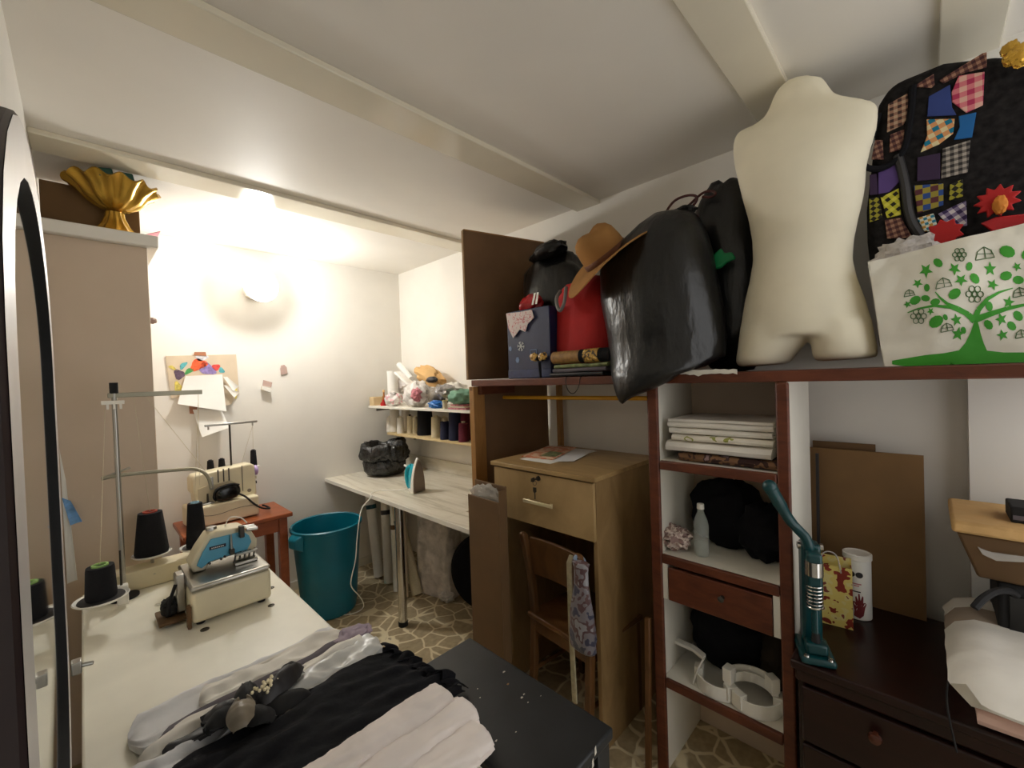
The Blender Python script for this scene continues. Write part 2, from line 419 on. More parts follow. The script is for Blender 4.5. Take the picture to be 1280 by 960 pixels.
M['patchbag'] = plain('black_quilted_cloth', (30, 28, 28), .9, var=.4, vs=50, bs=60, bstr=.5, spec=.15)
M['knobwood'] = plain('polished_knob', (72, 36, 24), .2)
M['giftpat'] = mottled('yellow_red_print', [(0, (124, 44, 30)), (.42, (206, 186, 104)), (.55, (206, 192, 128)), (.62, (120, 56, 48)), (.7, (196, 160, 100))], 24, .6)
M['handred'] = plain('dark_red_print', (110, 30, 36), .6)
M['pinksatin'] = plain('pinkish_satin', (206, 172, 156), .4, var=.06, vs=8, bs=14, bstr=.6)
M['stripebeige'] = plain('beige_stripe_cloth', (160, 144, 128), .85, bs=14)
M['chipwhite'] = plain('white_chip', (206, 200, 186), .7); M['chiptan'] = plain('tan_chip', (150, 116, 78), .7)
M['mauve'] = plain('mauve_cloth', (150, 134, 148), .7, var=.08, bs=14)
M['c_green'] = plain('pale_green_core', (150, 190, 110), .5); M['c_red'] = plain('red_core', (170, 66, 44), .5); M['c_blue'] = plain('pale_blue_core', (150, 190, 210), .5)
M['pl_brown'] = checks('brown_check', (62, 40, 34), (150, 112, 92), (186, 158, 130), 54)
M['pl_pink'] = checks('pink_plaid', (176, 50, 88), (212, 120, 128), (222, 176, 160), 34)
M['pl_teal'] = checks('orange_teal_plaid', (0, 116, 146), (212, 150, 96), (222, 206, 160), 36, .3)
M['pl_grey'] = checks('grey_check', (40, 36, 36), (110, 104, 98), (170, 160, 150), 61)
M['pl_blue'] = checks('blue_yellow_plaid', (40, 72, 140), (150, 136, 50), (90, 40, 50), 30)
M['pl_dog'] = checks('yellow_houndstooth', (26, 24, 18), (190, 186, 50), (214, 208, 80), 46, .6)
M['pl_ging'] = checks('purple_gingham', (60, 44, 90), (140, 128, 160), (220, 214, 216), 46, .5)
M['pl_cyan'] = checks('cyan_check', (40, 130, 160), (220, 220, 200), (200, 150, 60), 64, .2)
M['pl_maroon'] = checks('maroon_check', (66, 30, 34), (110, 72, 60), (160, 122, 100), 61, .2)
M['pl_yb'] = checks('yellow_black_stripe', (28, 26, 16), (156, 150, 44), (28, 26, 16), 43, .8)
M['pt_blue'] = plain('blue_patch', (44, 62, 124), .85, bs=30); M['pt_blue2'] = plain('bright_blue_patch', (20, 96, 160), .85, bs=30)
M['pt_purple'] = plain('purple_patch', (84, 62, 124), .8, bs=24); M['pt_plum'] = plain('dark_plum_patch', (54, 36, 66), .9, bs=24)
for k_, c_ in dict(w_orange=(226, 92, 52), w_lilac=(140, 124, 178), w_plum=(96, 78, 96), w_teal=(92, 170, 176), w_red=(206, 72, 66), w_green=(76, 150, 84), w_yellow=(206, 190, 96), w_pale=(200, 200, 204), w_rose=(190, 120, 128)).items():
    M[k_] = plain(k_, c_, .85, var=.15, vs=60)
# ================================================================ the room
XL, XR, YB, H = -.11, 2.16, 3.59, 2.64
YF = -.9
struct('floor', MB().bx(XL-.1, XR+.1, YF, YB+.1, -.1, 0), 'rfloor', smooth=0)
struct('ceiling', MB().bx(XL-.1, XR+.1, YF, YB+.1, H, H+.1), 'ceil', smooth=0)
struct('wall_back', MB().bx(XL-.1, XR+.1, YB, YB+.1, 0, H), 'wall', smooth=0)
struct('wall_right', MB().bx(XR, XR+.1, YF, YB, 0, H), 'wall', smooth=0)
struct('wall_left', MB().bx(XL-.1, XL, YF, YB, 0, H), 'wall', smooth=0)
struct('wall_front', MB().bx(XL-.1, .55, YF-.1, YF, 0, H), 'wall', smooth=0)  # unseen end wall, stopped short so world light fills the room
struct('wall_pier', MB().bx(XL, .245, 2.66, YB, 0, 2.3), 'stub', smooth=0, bevel=.004)
struct('wall_jog', MB().bx(2.085, XR, YF, -.1, 0, H), 'wall', smooth=0)
for k, (a, b) in enumerate(((1.345, 1.51), (2.425, 2.60), (.334, .475), (-.183, -.042))):
    struct('trim_%d' % (k+1), MB().bx(XL, XR, a, b, 2.617, H), 'beam', bevel=.004)
struct('trim_5', MB().bx(XL, .285, 2.625, YB, 2.3, 2.357), 'wall', bevel=.006)
struct('baseboard_back', MB().bx(.245, XR, YB-.012, YB, 0, .07), 'white', bevel=.003)

# wall lamp: globe on an added bracket, held off the wall to ease glare
t = thing('wall_lamp', 'round glowing globe lamp with added white light blocking dish high on the back wall', 'lamp', (1.0, YB, 2.36))
lg = P(330, 355, y=YB-.32)
MB().cyl((lg.x, YB-.001, lg.z), (lg.x, YB-.03, lg.z), .06, .055, 32).build('lamp_base', 'wplastic', t, bevel=.004)
MB().cyl((lg.x, YB-.03, lg.z), (lg.x, lg.y+.063, lg.z), .018, .022, 24).build('bracket', 'wplastic', t)
MB().lathe([(.02, .0), (.07, -.004), (.112, -.016), (.114, -.012), (.112, -.009), (.07, .003), (.02, .006)], (lg.x, lg.y+.056, lg.z), 48, m=R('X', 90)).build('dish', 'wplastic', t)  # dish added behind the globe to keep its light off the wall
MB().lathe([(.002, -.06)]+[(.06*cos(radians(a)), .06*sin(radians(a))) for a in range(-80, 81, 10)]+[(.002, .06)], lg, 36).build('globe', 'lamp', t)

# papers pinned to the back wall
yw = YB-.004
def wallpoly(px, y): return [P(u, v, y=y) for u, v in px]
t = thing('pinned_poster', 'large beige sheet with watercolour flowers taped to the back wall', 'poster', P(255, 500, y=yw))
MB().prism(wallpoly([(207, 445), (295, 443), (299, 492), (288, 506), (263, 511), (243, 494), (214, 498)], yw), (0, -.003, 0)).build('sheet', 'canvasbeige', t)
fl = [('petal', 'w_orange', (248, 456), 11, 7, 20), ('petal', 'w_lilac', (259, 461), 11, 7, -25), ('petal', 'w_plum', (224, 468), 6, 7, 60), ('leaf', 'w_teal', (229, 457), 6, 3, 45), ('petal', 'w_red', (270, 459), 5, 4, 0), ('leaf', 'w_green', (236, 464), 6, 3, 30), ('leaf', 'w_yellow', (216, 460), 6, 2, -30), ('leaf', 'w_teal', (277, 463), 4, 3, -40), ('petal', 'w_pale', (252, 447), 8, 4, 0), ('leaf', 'w_yellow', (223, 485), 5, 8, 20), ('leaf', 'w_yellow', (294, 490), 2.5, 8, 0)]
for nm, mt, (u, v), a, b, rot in fl:
    pts = []
    for k in range(14):
        th = 2*pi*k/14; rr = 1+.18*sin(3*th+u)
        du, dv = a*rr*cos(th), b*rr*sin(th); c_, s_ = cos(radians(rot)), sin(radians(rot))
        pts.append(P(u+du*c_-dv*s_, v-du*s_-dv*c_, y=yw-.0035))
    MB().prism(pts, (0, -.001, 0)).build(nm, mt, t)
tag(MB().prism(wallpoly([(243, 440), (257, 440), (258, 445), (242, 444)], yw-.006), (0, -.002, 0)).build('tape_strip', 'tape'), 'brown tape strip at the top edge of the flower poster', 'tape')
tag(MB().prism(wallpoly([(236, 500), (247, 502), (246, 518), (237, 517)], yw-.001), (0, -.002, 0)).build('tape_strip', 'tape'), 'brown tape patch just under the plain white page', 'tape')
def page(name, label, cat, px, y, lift, mat='paper'):
    a, b, c, d = [P(u, v, y=y) for u, v in px]  # tl tr br bl
    def fn(u, v):
        q = (a*(1-u)+b*u)*(1-v)+(d*(1-u)+c*u)*v
        return q+Vector((0, -lift*(v**2)-lift*.6*(u**3)*v, 0))
    return tag(MB().sheet(fn, 10, 10, .0012).build(name, mat), label, cat)
page('paper_sheet', 'plain white page pinned over the flower poster', 'paper', [(232, 470), (278, 468), (281, 514), (221, 505)], yw-.012, .03)
page('paper_sheet', 'white page hanging lowest, its bottom edge curled up', 'paper', [(241, 512), (277, 512), (284, 534), (251, 546)], yw-.008, .05)
page('folded_leaflet', 'upper of two narrow folded leaflets stuck out beside the white page', 'leaflet', [(279, 471), (284, 471), (297, 483), (291, 489)], yw-.02, .02)
page('folded_leaflet', 'lower of two narrow folded leaflets stuck out beside the white page', 'leaflet', [(279, 481), (283, 482), (298, 491), (292, 497)], yw-.025, .02)
page('paper_scrap', 'small curled paper scrap behind the leaflets', 'paper', [(278, 485), (290, 493), (289, 505), (280, 508)], yw-.006, .01, 'canvasbeige')
# wall bits
t = thing('wall_hook', 'small white plastic hook with pink backing on the back wall', 'hook', P(332, 483, y=YB))
MB().prism(wallpoly([(329, 475), (340, 478), (339, 484), (328, 482)], YB-.001), (0, -.004, 0)).build('backing', 'pinkpad', t)
MB().prism(wallpoly([(326, 483), (338, 486), (337, 491), (326, 487)], YB-.005), (0, -.03, 0)).build('hook', 'wplastic', t, bevel=.002)
tag(MB().prism(wallpoly([(350, 461), (351, 457), (355, 456), (358, 459), (359, 467), (351, 469)], YB-.001), (0, -.008, 0)).build('wall_pad', 'pinkpad', bevel=.002), 'bare grey pink adhesive pad above the white hook', 'adhesive pad')
tag(MB().blob(Vector((.256, 2.72, 1.96)), (.018, .015, .014), amp=.3).build('plaster_lump', 'pinkpad'), 'small pinkish lump on the pier edge below the ledge', 'lump')

# ================================================================ ledge over the pier
t = thing('cardboard_box', 'brown cardboard box on the high ledge behind the gold bowl', 'box', (.08, 2.86, 2.357))
MB().bx(-.1, .235, 2.8, 3.05, 2.358, 2.575).build('body', 'kraft', t, bevel=.004)
MB().bx(-.1, .235, 2.90, 2.95, 2.5752, 2.5765).build('tape', 'tape', t)
t = thing('gold_bowl', 'gold fluted bowl on a flared foot standing on the high ledge', 'bowl', (.14, 2.715, 2.357))
c0 = (.14, 2.715, 2.357)
def flut(r, z, th):
    w = max(0, (r-.05))/.1
    return r*(1+.045*w*cos(12*th)), z+.011*w*sin(12*th)
MB().lathe([(.012, .105), (.06, .12), (.1, .15), (.122, .185), (.15, .212), (.165, .222), (.16, .23), (.14, .224), (.112, .195), (.09, .158), (.05, .13), (.004, .118)], c0, 96, flut).build('bowl', 'gold', t, smooth=60)
MB().lathe([(.003, .001), (.075, .001), (.07, .012), (.05, .04), (.034, .08), (.032, .1), (.003, .116)], c0, 48, lambda r, z, th: (r*(1+.06*cos(12*th)), z)).build('foot', 'gold', t)
for k, (a, b) in enumerate(((121, 143), (147, 169))):
    q = [P(a, 208+k*5, y=2.58), P(b-3, 210+k*7, y=2.58), P(b, 222+k*5, y=2.58), P(a+2, 219+k*5, y=2.58)]
    tag(MB().prism(q, (0, .03, 0)).build('green_case', 'bottlegreen', bevel=.006), ['dark green case tucked in the gold bowl, the one nearer the mirror', 'dark green case tucked in the gold bowl, the one nearer the lamp'][k], 'case', 'green cases in the gold bowl')
t = thing('open_carton', 'pale pink edged carton with raised flap at the ledge end', 'carton', (.262, 3.0, 2.357))
MB().prism([Vector((.24, 2.95, 2.358)), Vector((.29, 2.95, 2.358)), Vector((.29, 2.95, 2.43)), Vector((.24, 2.95, 2.43))], (0, .22, 0)).build('body', 'canvasbeige', t, bevel=.002)
MB().prism([Vector((.24, 2.951, 2.43)), Vector((.33, 2.951, 2.475)), Vector((.33, 2.951, 2.478)), Vector((.24, 2.951, 2.433))], (0, .2, 0)).build('flap', 'w_rose', t)

# ================================================================ mirror against the left wall
t = thing('wall_mirror', 'tall round ended mirror with thick dark frame and silver rim on the left wall', 'mirror', (-.07, .83, .9))
MMX = T(-.04, 1.0, 0) @ R('Z', .6) @ Matrix(((0, 0, 1, 0), (1, 0, 0, 0), (0, 1, 0, 0), (0, 0, 0, 1)))    # local x -> Y, y -> Z, z -> X
def oval(w, z0, z1, ins, n=16, ry=.3):
    r = w-ins; q = ry-ins*.6; pts = []
    for k in range(n+1): a = pi*k/n; pts.append((r*cos(a), z1-ry+q*sin(a)))
    for k in range(n+1): a = pi+pi*k/n; pts.append((r*cos(a), z0+ry+q*sin(a)))
    return pts
oo = [oval(.57, .75, 1.97, i) for i in (0, .006, .1, .1001)]
def ringloft(nm, mat, seq):
    mb = MB(MMX); mb.loft([[Vector((x, y, d)) for x, y in o] for o, d in seq], cap=False); mb.build(nm, mat, t)
ringloft('outer_frame', 'mframe', ((oo[0], -.066), (oo[0], -.003), (oo[1], .0), (oo[1], -.066)))
ringloft('silver_rim', 'msilver', ((oo[1], .0005), (oo[2], .0), (oo[2], -.004)))
ringloft('inner_lip', 'blackmat', ((oo[2], -.0005), (oo[3], -.0095), (oo[3], -.03)))
mb = MB(MMX); mb.prism([Vector((x, y, -.018)) for x, y in oo[3]], (0, 0, .0085)); mb.build('glass', 'mirror', t)
mb = MB(); kz = P(99, 832, y=1.3); mb.bx(kz.x-.012, kz.x+.004, kz.y-.012, kz.y+.012, kz.z-.013, kz.z+.013); mb.cyl(kz, kz+Vector((.022, -.005, -.002)), .005, .004); mb.build('clamp', 'steel', t, bevel=.002)
# hanging papers beside the mirror
page('leaflet', 'blue printed leaflet hanging on the brown pier past the mirror edge', 'leaflet', [(77, 622), (88, 626), (103, 649), (88, 655)], 2.652, .03, 'skyblue')
t = page('paper_strip', 'long white paper strip hanging on the pier under the blue leaflet', 'paper', [(74, 560), (82, 600), (97, 722), (84, 728)], 2.657, .02)

# ================================================================ white sewing table
TZ = .75
t = thing('sewing_table', 'long cream topped sewing table running along the left wall', 'table', (.29, 1.7, 0))
MB().bx(-.03, .60, .62, 2.6, TZ-.035, TZ).build('tabletop', 'mela', t, bevel=.006)
for x in (.03, .54):
    for y in (.72, 2.5):
        mb = MB(); mb.bx(x-.022, x+.022, y-.022, y+.022, .0, TZ-.034); mb.build('leg', 'steel', t, bevel=.003)
mb = MB(); mb.bx(.0, .57, 2.47, 2.5, .12, .16); mb.build('stretcher', 'steel', t)
for (u, v), r in (((256, 787), .014), ((339, 757), .012), ((339, 735), .012), ((198, 756), .012)):
    q = P(u, v, z=TZ)
    tk = MB().lathe([(r, .0003), (r, .002), (r*.7, .002), (r*.7, .0006)], q, 20); tk.build('grommet', 'dark_metal' if u in (256, 339) else 'wplastic', t)

# thread stand at the far end of the table
t = thing('thread_stand', 'steel thread stand with two guide arms on the sewing table', 'thread stand', (.1, 2.42, TZ))
px_, py_ = .095, 2.42
MB().bx(.0, .36, 2.455, 2.56, TZ+.002, TZ+.085).build('base_rail', 'cream', t, bevel=.004)
MB().lathe([(.003, .0), (.05, .0), (.05, .008), (.02, .014), (.003, .014)], (px_, py_, TZ+.001), 28).build('pole_base', 'blackmat', t)
MB().cyl((px_, py_, TZ+.012), (px_, py_, 1.64), .009, .009, 14).build('pole', 'steel', t)
MB().cyl((px_, py_, 1.61), (px_, py_, 1.655), .014, .014, 14).build('pole_cap', 'blackmat', t)
MB().bx(px_-.02, px_+.3, py_-.008, py_+.008, 1.592, 1.612).build('guide_arm', 'armsteel', t, bevel=.002)
mb = MB(); mb.bx(px_-.04, px_+.03, py_-.02, py_+.02, 1.565, 1.58)
for k in range(3): mb.bx(px_-.026+k*.02, px_-.018+k*.02, py_-.02, py_-.012, 1.545, 1.566)
mb.build('thread_comb', 'wplastic', t, bevel=.001)
MB().tube([(px_-.05, py_, 1.262), (px_+.0, py_, 1.268), (px_+.2, py_, 1.255), (px_+.27, py_-.02, 1.25), (px_+.3, py_-.06, 1.215), (px_+.305, py_-.08, 1.16)], .0075, 10, smooth=3).build('guide_arm', 'armsteel', t)
MB().tube([(px_-.05, py_+.01, 1.262), (px_+.04, py_+.02, 1.29)], .005, 8).build('arm_clip', 'steel', t)
plates = [((127, 748), .865, .078), ((190, 692), .875, .072), ((246, 683), .88, .066)]
PL = [P(u, v, z=z) for (u, v), z, r in plates]
for k, q in enumerate(PL):
    r = plates[k][2]
    a = MB().lathe([(.003, -.004), (r*.9, -.004), (r, .003), (r*.97, .006), (r*.88, .0), (.003, .0)], q, 40); pl = a.build('spool_plate', 'wplastic', t)
    MB().lathe([(.003, .0006), (r*.84, .0006), (r*.82, .004), (.003, .004)], q, 32).build('pad', 'charcoal', pl)
    MB().tube([q+Vector((0, 0, -.005)), q+Vector((0, .02, -.03)), Vector((max(.02, min(.34, q.x)), 2.456, TZ+.05))], .006, 8, smooth=2).build('plate_arm', 'steel', t)
for (x, y) in ((.085, 2.35),):
    MB().cyl((x, y-.03, .83), (x, y-.03, .98), .004, .003, 8).build('spool_pin', 'dark_metal', t)
    MB().bx(x-.015, x+.02, y-.045, y-.015, .765, .84).build('clamp', 'wplastic', t, bevel=.003)
def cone(name, q, r0, r1, h, mat, core, label, group=None):
    t = thing(name, label, 'thread cone', q, group)
    MB().lathe([(.003, .0), (r0*.96, .0), (r0, .008), (r1*1.04, h-.01), (r1, h), (r1*.6, h)], q, 36).build('thread', mat, t)
    MB().lathe([(r1*.62, h-.004), (r1*.62, h+.006), (r1*.45, h+.006), (r1*.4, h-.004)], q, 24).build('core', core, t)
    return t
z4 = Vector((0, 0, .0045))
cone('thread_cone', PL[0]+z4, .044, .038, .115, 'thread', 'c_green', 'short black thread cone with pale green core on the plate nearest the mirror')
cone('thread_cone', PL[1]+z4, .062, .043, .185, 'thread', 'c_red', 'wide tall black thread cone with red core on the middle plate')
cone('thread_cone', PL[2]+z4, .04, .028, .2, 'thread', 'c_blue', 'slim black thread cone with pale blue core behind the blue overlocker')
# threads from the arms
def thread(a, b, label):
    return tag(MB().tube([a, b], .0009, 5).build('thread_strand', 'cthread'), label, 'thread')
A1 = Vector((px_+.285, py_, 1.592))
thread(A1, Vector((.36, 2.36, 1.18)), 'thread running from the tip of the upper guide arm to the bent arm')
thread(A1+Vector((0, 0, -.02)), PL[2]+Vector((0, 0, .21)), 'thread running from the upper guide arm down to the slim black cone')
thread(Vector((px_+.1, py_, 1.592)), Vector((px_+.29, py_-.05, 1.24)), 'slanting thread between mid upper guide arm and bent lower arm')
thread(Vector((px_+.06, py_, 1.592)), PL[1]+Vector((0, 0, .195)), 'thread dropping from the upper guide arm to the wide black cone')
thread(Vector((px_-.03, py_-.015, 1.545)), PL[0]+Vector((0, 0, .125)), 'thread dropping from the comb to the short black cone')

# blue and cream overlocker
ox, oy, oz = .25, 1.905, TZ+.012
t = thing('overlock_machine', 'cream and light blue overlock sewing machine on the sewing table', 'sewing machine', (ox+.13, oy+.15, TZ))
m = T(ox, oy, oz)
MB(m).bx(0, .262, 0, .3, 0, .115).build('base', 'cream', t, bevel=.014, seg=3)
MB(m).bx(.0, .262, .0, .3, .116, .135).build('bed_plate', 'steel', t, bevel=.009, seg=3)
for x in (.03, .23):
    for y in (.03, .27): MB(m).cyl((x, y, -.0115), (x, y, .001), .014, .014, 16).build('foot', 'blackmat', t)
MB(m).bx(-.085, -.004, .07, .2, .0, .012, None).build('oil_tray', 'kraftdk', t, bevel=.003)
MB(m).bx(-.012, .0, -.0, .03, -.01, .07).build('bracket', 'kraftdk', t, bevel=.002)
mh = m @ T(.145, .16, .137) @ Matrix.Scale(.85, 4) @ T(-.135, -.16, -.137)
# head: profile in x-z, extruded along y
prof = [(.0, .137), (-.012, .175), (.02, .235), (.06, .292), (.09, .305), (.2, .298), (.24, .262), (.262, .215), (.262, .185), (.235, .158), (.215, .17), (.19, .172), (.06, .163), (.05, .137)]
MB(mh).prism([(x, .14, z) for x, z in prof], (0, .115, 0)).build('head', 'cream', t, bevel=.008, seg=3)
bl = [(.012, .17), (.035, .222), (.07, .276), (.2, .276), (.226, .248), (.235, .215), (.215, .18), (.19, .18), (.06, .172), (.03, .152)]
MB(mh).prism([(x, .1315, z) for x, z in bl], (0, .008, 0)).build('front_cover', 'blue', t, bevel=.002)
MB(mh).bx(.062, .128, .1285, .132, .226, .241, None).build('badge', 'navybadge', t, bevel=.001)
mb = MB(mh)
for k in range(7): mb.bx(.07+k*.0073, .0745+k*.0073, .1275, .1286, .231, .236)
mb.build('badge_lettering', 'wplastic', t)
for k, x in enumerate((.06, .105, .12)): MB(mh).cyl((x, .131, .168+.006*k), (x, .12, .168+.006*k), .005, .005, 12).build('screw', 'dark_metal', t)
MB(mh).lathe([(.003, 0), (.024, 0), (.02, .014), (.003, .016)], (.085, .2, .302), 20).build('dial', 'steel', t)
MB(mh).cyl((.148, .118, .195), (.148, .118, .28), .006, .003, 12).build('needle_bar', 'steel', t)
MB(mh).bx(.138, .158, .106, .13, .186, .21).build('needle_clamp', 'dark_metal', t, bevel=.002)
MB(mh).bx(.18, .2, .10, .13, .255, .31).build('tension_post', 'dark_metal', t, bevel=.002)
for k in range(3): MB(mh).cyl((.215, .13+k*.03, .268+.012), (.262, .13+k*.03, .262+.014), .008, .008, 14).build('tension_disc', 'steel', t)
MB(mh).tube([(.14, .2, .3), (.155, .2, .338), (.17, .19, .345), (.205, .18, .335), (.23, .18, .3)], .003, 8, smooth=2).build('thread_loop', 'wplastic', t)
MB(mh).bx(.15, .245, .075, .125, .1352, .15).build('presser_foot', 'steel', t, bevel=.003)
mb = MB(mh)
for k in range(5): mb.cyl((.155+k*.02, .11, .15), (.165+k*.02, .12, .185), .004, .004, 8)
mb.build('looper', 'dark_metal', t)
MB(mh).bx(.16, .25, .09, .11, .176, .186).build('looper_guide', 'steel', t, bevel=.002)
mb = MB(m); mb.bx(-.03, .0, .1, .16, .02, .16); mb.build('side_housing', 'steel', t, bevel=.006)
MB(m).tube([(-.03, .1, .13), (-.05, .09, .08), (-.06, .1, .03), (-.045, .12, .015), (-.03, .11, .05), (-.05, .13, .07)], .006, 8, smooth=2).build('cable', 'blackmat', t)
MB(m).blob((-.045, .13, .045), (.03, .035, .034), amp=.3, fr=4).build('dust_cover', 'blackmat', t)

# ================================================================ red-brown table with second machine
t = thing('small_table', 'red brown wooden table in the corner carrying the cream machine', 'table', (.68, 3.33, 0))
MB().bx(.385, .985, 3.11, 3.52, .722, .75).build('tabletop', 'stool', t, bevel=.006)
for x in (.44, .93):
    for y in (3.16, 3.47): MB().bx(x-.026, x+.026, y-.026, y+.026, 0, .723).build('leg', 'stool', t, bevel=.004)
mb = MB()
for y in (3.155, 3.475): mb.bx(.467, .903, y-.01, y+.01, .63, .722)
mb.build('apron', 'stool', t)
mx, my, mz = .435, 3.2, .75
m = T(mx, my, mz) @ R('Z', 4)
t = thing('sewing_machine', 'cream domestic overlocker with black pedal in its arm on the red brown table', 'sewing machine', (.63, 3.3, .75))
MB(m).bx(.0, .38, .0, .2, .006, .135).build('base', 'cream', t, bevel=.012, seg=3)
pr = [(.05, .13), (.045, .2), (.03, .215), (.03, .3), (.045, .325), (.36, .345), (.385, .33), (.392, .13)]
MB(m).prism([(x, .07, z) for x, z in pr], (0, .12, 0)).build('head', 'cream', t, bevel=.012, seg=3)
mb = MB(m)
mb.prism([(.06, .0655, .145), (.06, .0655, .235), (.12, .0655, .25), (.24, .0655, .255), (.28, .0655, .225), (.285, .0655, .145)], (0, .006, 0)); mb.build('throat', 'creamshade', t)
for x in (.17, .2, .23): MB(m).bx(x-.003, x+.003, .066, .071, .255, .338).build('tension_slot', 'dark_metal', t)
MB(m).bx(.305, .308, .066, .071, .17, .34).build('panel_seam', 'dark_metal', t)
MB(m).bx(.12, .14, .055, .069, .22, .3).build('needle_cover', 'steel', t, bevel=.002)
MB(m).cyl((.105, .05, .137), (.105, .05, .2), .007, .005, 12).build('needle_bar', 'dark_metal', t)
MB(m).bx(.07, .135, .03, .075, .136, .144).build('presser_foot', 'steel', t, bevel=.002)
MB(m).lathe([(.004, 0), (.03, .0), (.034, .008), (.034, .02), (.026, .026), (.004, .026)], (.3925, .13, .285), 28, m=R('Y', 90)).build('handwheel', 'lilac', t)
for z in (.235, .2): MB(m).cyl((.392, .13, z), (.41, .13, z), .012, .01, 16).build('dial', 'dark_metal' if z < .21 else 'cream', t)
MB(m).cyl((.345, .0665, .165), (.345, .073, .165), .012, .012, 20).build('badge', 'taupe', t)
MB(m).tube([(.01, -.001, .1), (.12, -.0015, .06), (.25, -.0015, .085), (.37, -.001, .075)], .0016, 6, smooth=2).build('seam_line', 'dark_metal', t)
MB(m).cyl((.27, .155, .33), (.27, .155, .62), .006, .006, 10).build('thread_pole', 'dark_metal', t)
MB(m).bx(.13, .44, .148, .162, .615, .63, None).build('guide_bar', 'steel', t, bevel=.003)
for x in (.15, .41): MB(m).cyl((x, .155, .595), (x, .155, .616), .005, .005, 8).build('guide_eye', 'steel', t)
MB(m).bx(.12, .46, .195, .26, .29, .3).build('spool_bar', 'wplastic', t, bevel=.002)
MB(m).bx(.2, .3, .185, .23, .2, .29).build('bar_bracket', 'wplastic', t)
for k, (x, lb) in enumerate(((.17, 'small black cone on the cream machine nearest the thread stand'), (.235, 'middle small black cone on the cream machine'), (.43, 'small black cone on the cream machine above the lilac wheel'))):
    q = m @ Vector((x, .228, .301)); cone('thread_cone', q, .022, .017, .08 if k < 2 else .11, 'thread', 'charcoal', lb, )
thread(m @ Vector((.41, .155, .596)), m @ Vector((.43, .228, .415)), 'thread from the guide bar down to the cone above the lilac wheel')
thread(m @ Vector((.41, .155, .596)), m @ Vector((.33, .15, .34)), 'thread from the guide bar slanting down into the cream machine')
t = thing('foot_pedal', 'black foot pedal with its cable tucked in the arm of the cream machine', 'foot pedal', m @ Vector((.2, .035, .136)))
MB(m @ T(.205, .03, .19) @ R('Y', -8)).blob((0, 0, 0), (.075, .034, .052), p=2.6, amp=.03).build('body', 'blkgloss', t)
MB(m @ T(.205, .03, .19) @ R('Y', -8)).tube([(-.07, -.01, -.03), (-.085, -.02, 0), (-.06, -.025, .045), (.02, -.03, .056), (.07, -.02, .03)], .005, 8, smooth=2).build('loop', 'blackmat', t)
MB(m).tube([(.265, .01, .17), (.3, -.01, .145), (.33, -.02, .1), (.38, -.03, .05), (.44, -.01, .03), (.46, .05, .02), (.445, .09, .03), (.42, .06, .045)], .006, 8, smooth=3).build('cable', 'blackmat', t)

# ================================================================ bin
bc = (1.2, 3.09, 0)
t = thing('waste_bin', 'large teal plastic bin between the red brown table and the ironing counter', 'bin', bc)
MB().lathe([(.004, .006), (.172, .006), (.178, .012), (.182, .03), (.225, .56), (.23, .6), (.238, .603), (.24, .622), (.23, .628), (.222, .622), (.216, .56), (.175, .035), (.004, .03)], bc, 56).build('body', 'teal', t)
for a in (200, 20):
    mm_ = T(bc) @ R('Z', a-4)
    h = MB(mm_)
    h.loft([[(.222, -.055, .615), (.222, .055, .615), (.222, .05, .5), (.222, -.05, .5)], [(.262, -.045, .6), (.262, .045, .6), (.262, .035, .525), (.262, -.035, .525)], [(.275, -.035, .585), (.275, .035, .585), (.275, .03, .535), (.275, -.03, .535)]])
    h.build('handle', 'teal', t, bevel=.006)

# ================================================================ ironing counter
CX, CZ = 1.395, .832
t = thing('counter', 'pale wood laminate counter along the wall with one chrome leg', 'counter', (1.78, 2.77, 0))
mb = MB(); mb.bx(CX, XR-.002, 1.965, YB-.002, CZ-.026, CZ); mb.bx(CX, 1.575, 1.66, 1.9648, CZ-.026, CZ); mb.build('counter_top', 'counter', t, bevel=.002)
MB().bx(CX-.0035, CX-.0002, 1.66, YB-.003, CZ-.026, CZ-.0005).build('edge_band', 'wplastic', t)
MB().bx(XR-.022, XR-.003, 1.965, YB-.003, CZ+.0005, CZ+.1).build('upstand', 'counter', t, bevel=.002)
lx, ly = 1.44, 2.5
MB().cyl((lx, ly, .03), (lx, ly, CZ-.027), .029, .029, 28).build('leg', 'chrome', t)
MB().cyl((lx, ly, .001), (lx, ly, .032), .031, .031, 28).build('foot', 'blackmat', t)

# iron standing on its heel
ip = Vector((1.645, 2.56, CZ))
t = thing('steam_iron', 'white and turquoise steam iron standing upright on the counter', 'iron', ip)
# local frame: x = height along the iron, y = across, z = from handle to sole
D = (RT*1.0); ang = math.degrees(math.atan2(D.y, D.x))
m = T(ip) @ R('Z', 10) @ R('X', 0)
def irprof(w, z0, z1, back=0):
    n = 12; o = []
    for k in range(n+1):
        tt = k/n; z = z0+(z1-z0)*tt; o.append((w*(1-tt**2.4)**.8, z))
    return o
def irsec(y, w, z0, z1):
    p = irprof(w, z0, z1); return [Vector((a, y, z)) for a, z in p]+[Vector((-a, y, z)) for a, z in p[::-1][1:]]
MB(m).loft([irsec(.0, .052, .004, .232), irsec(.006, .054, .003, .236)]).build('soleplate', 'sole', t)
MB(m).loft([irsec(.0065, .056, .002, .243), irsec(.022, .057, .0, .246), irsec(.034, .05, .0, .22), irsec(.05, .042, .0, .17)]).build('skirt', 'wplastic', t, bevel=.002)
mb = MB(m); mb.loft([irsec(.0495, .041, .012, .19), irsec(.07, .034, .02, .2), irsec(.085, .026, .03, .19)])
mb.build('water_tank', 'iteal', t)
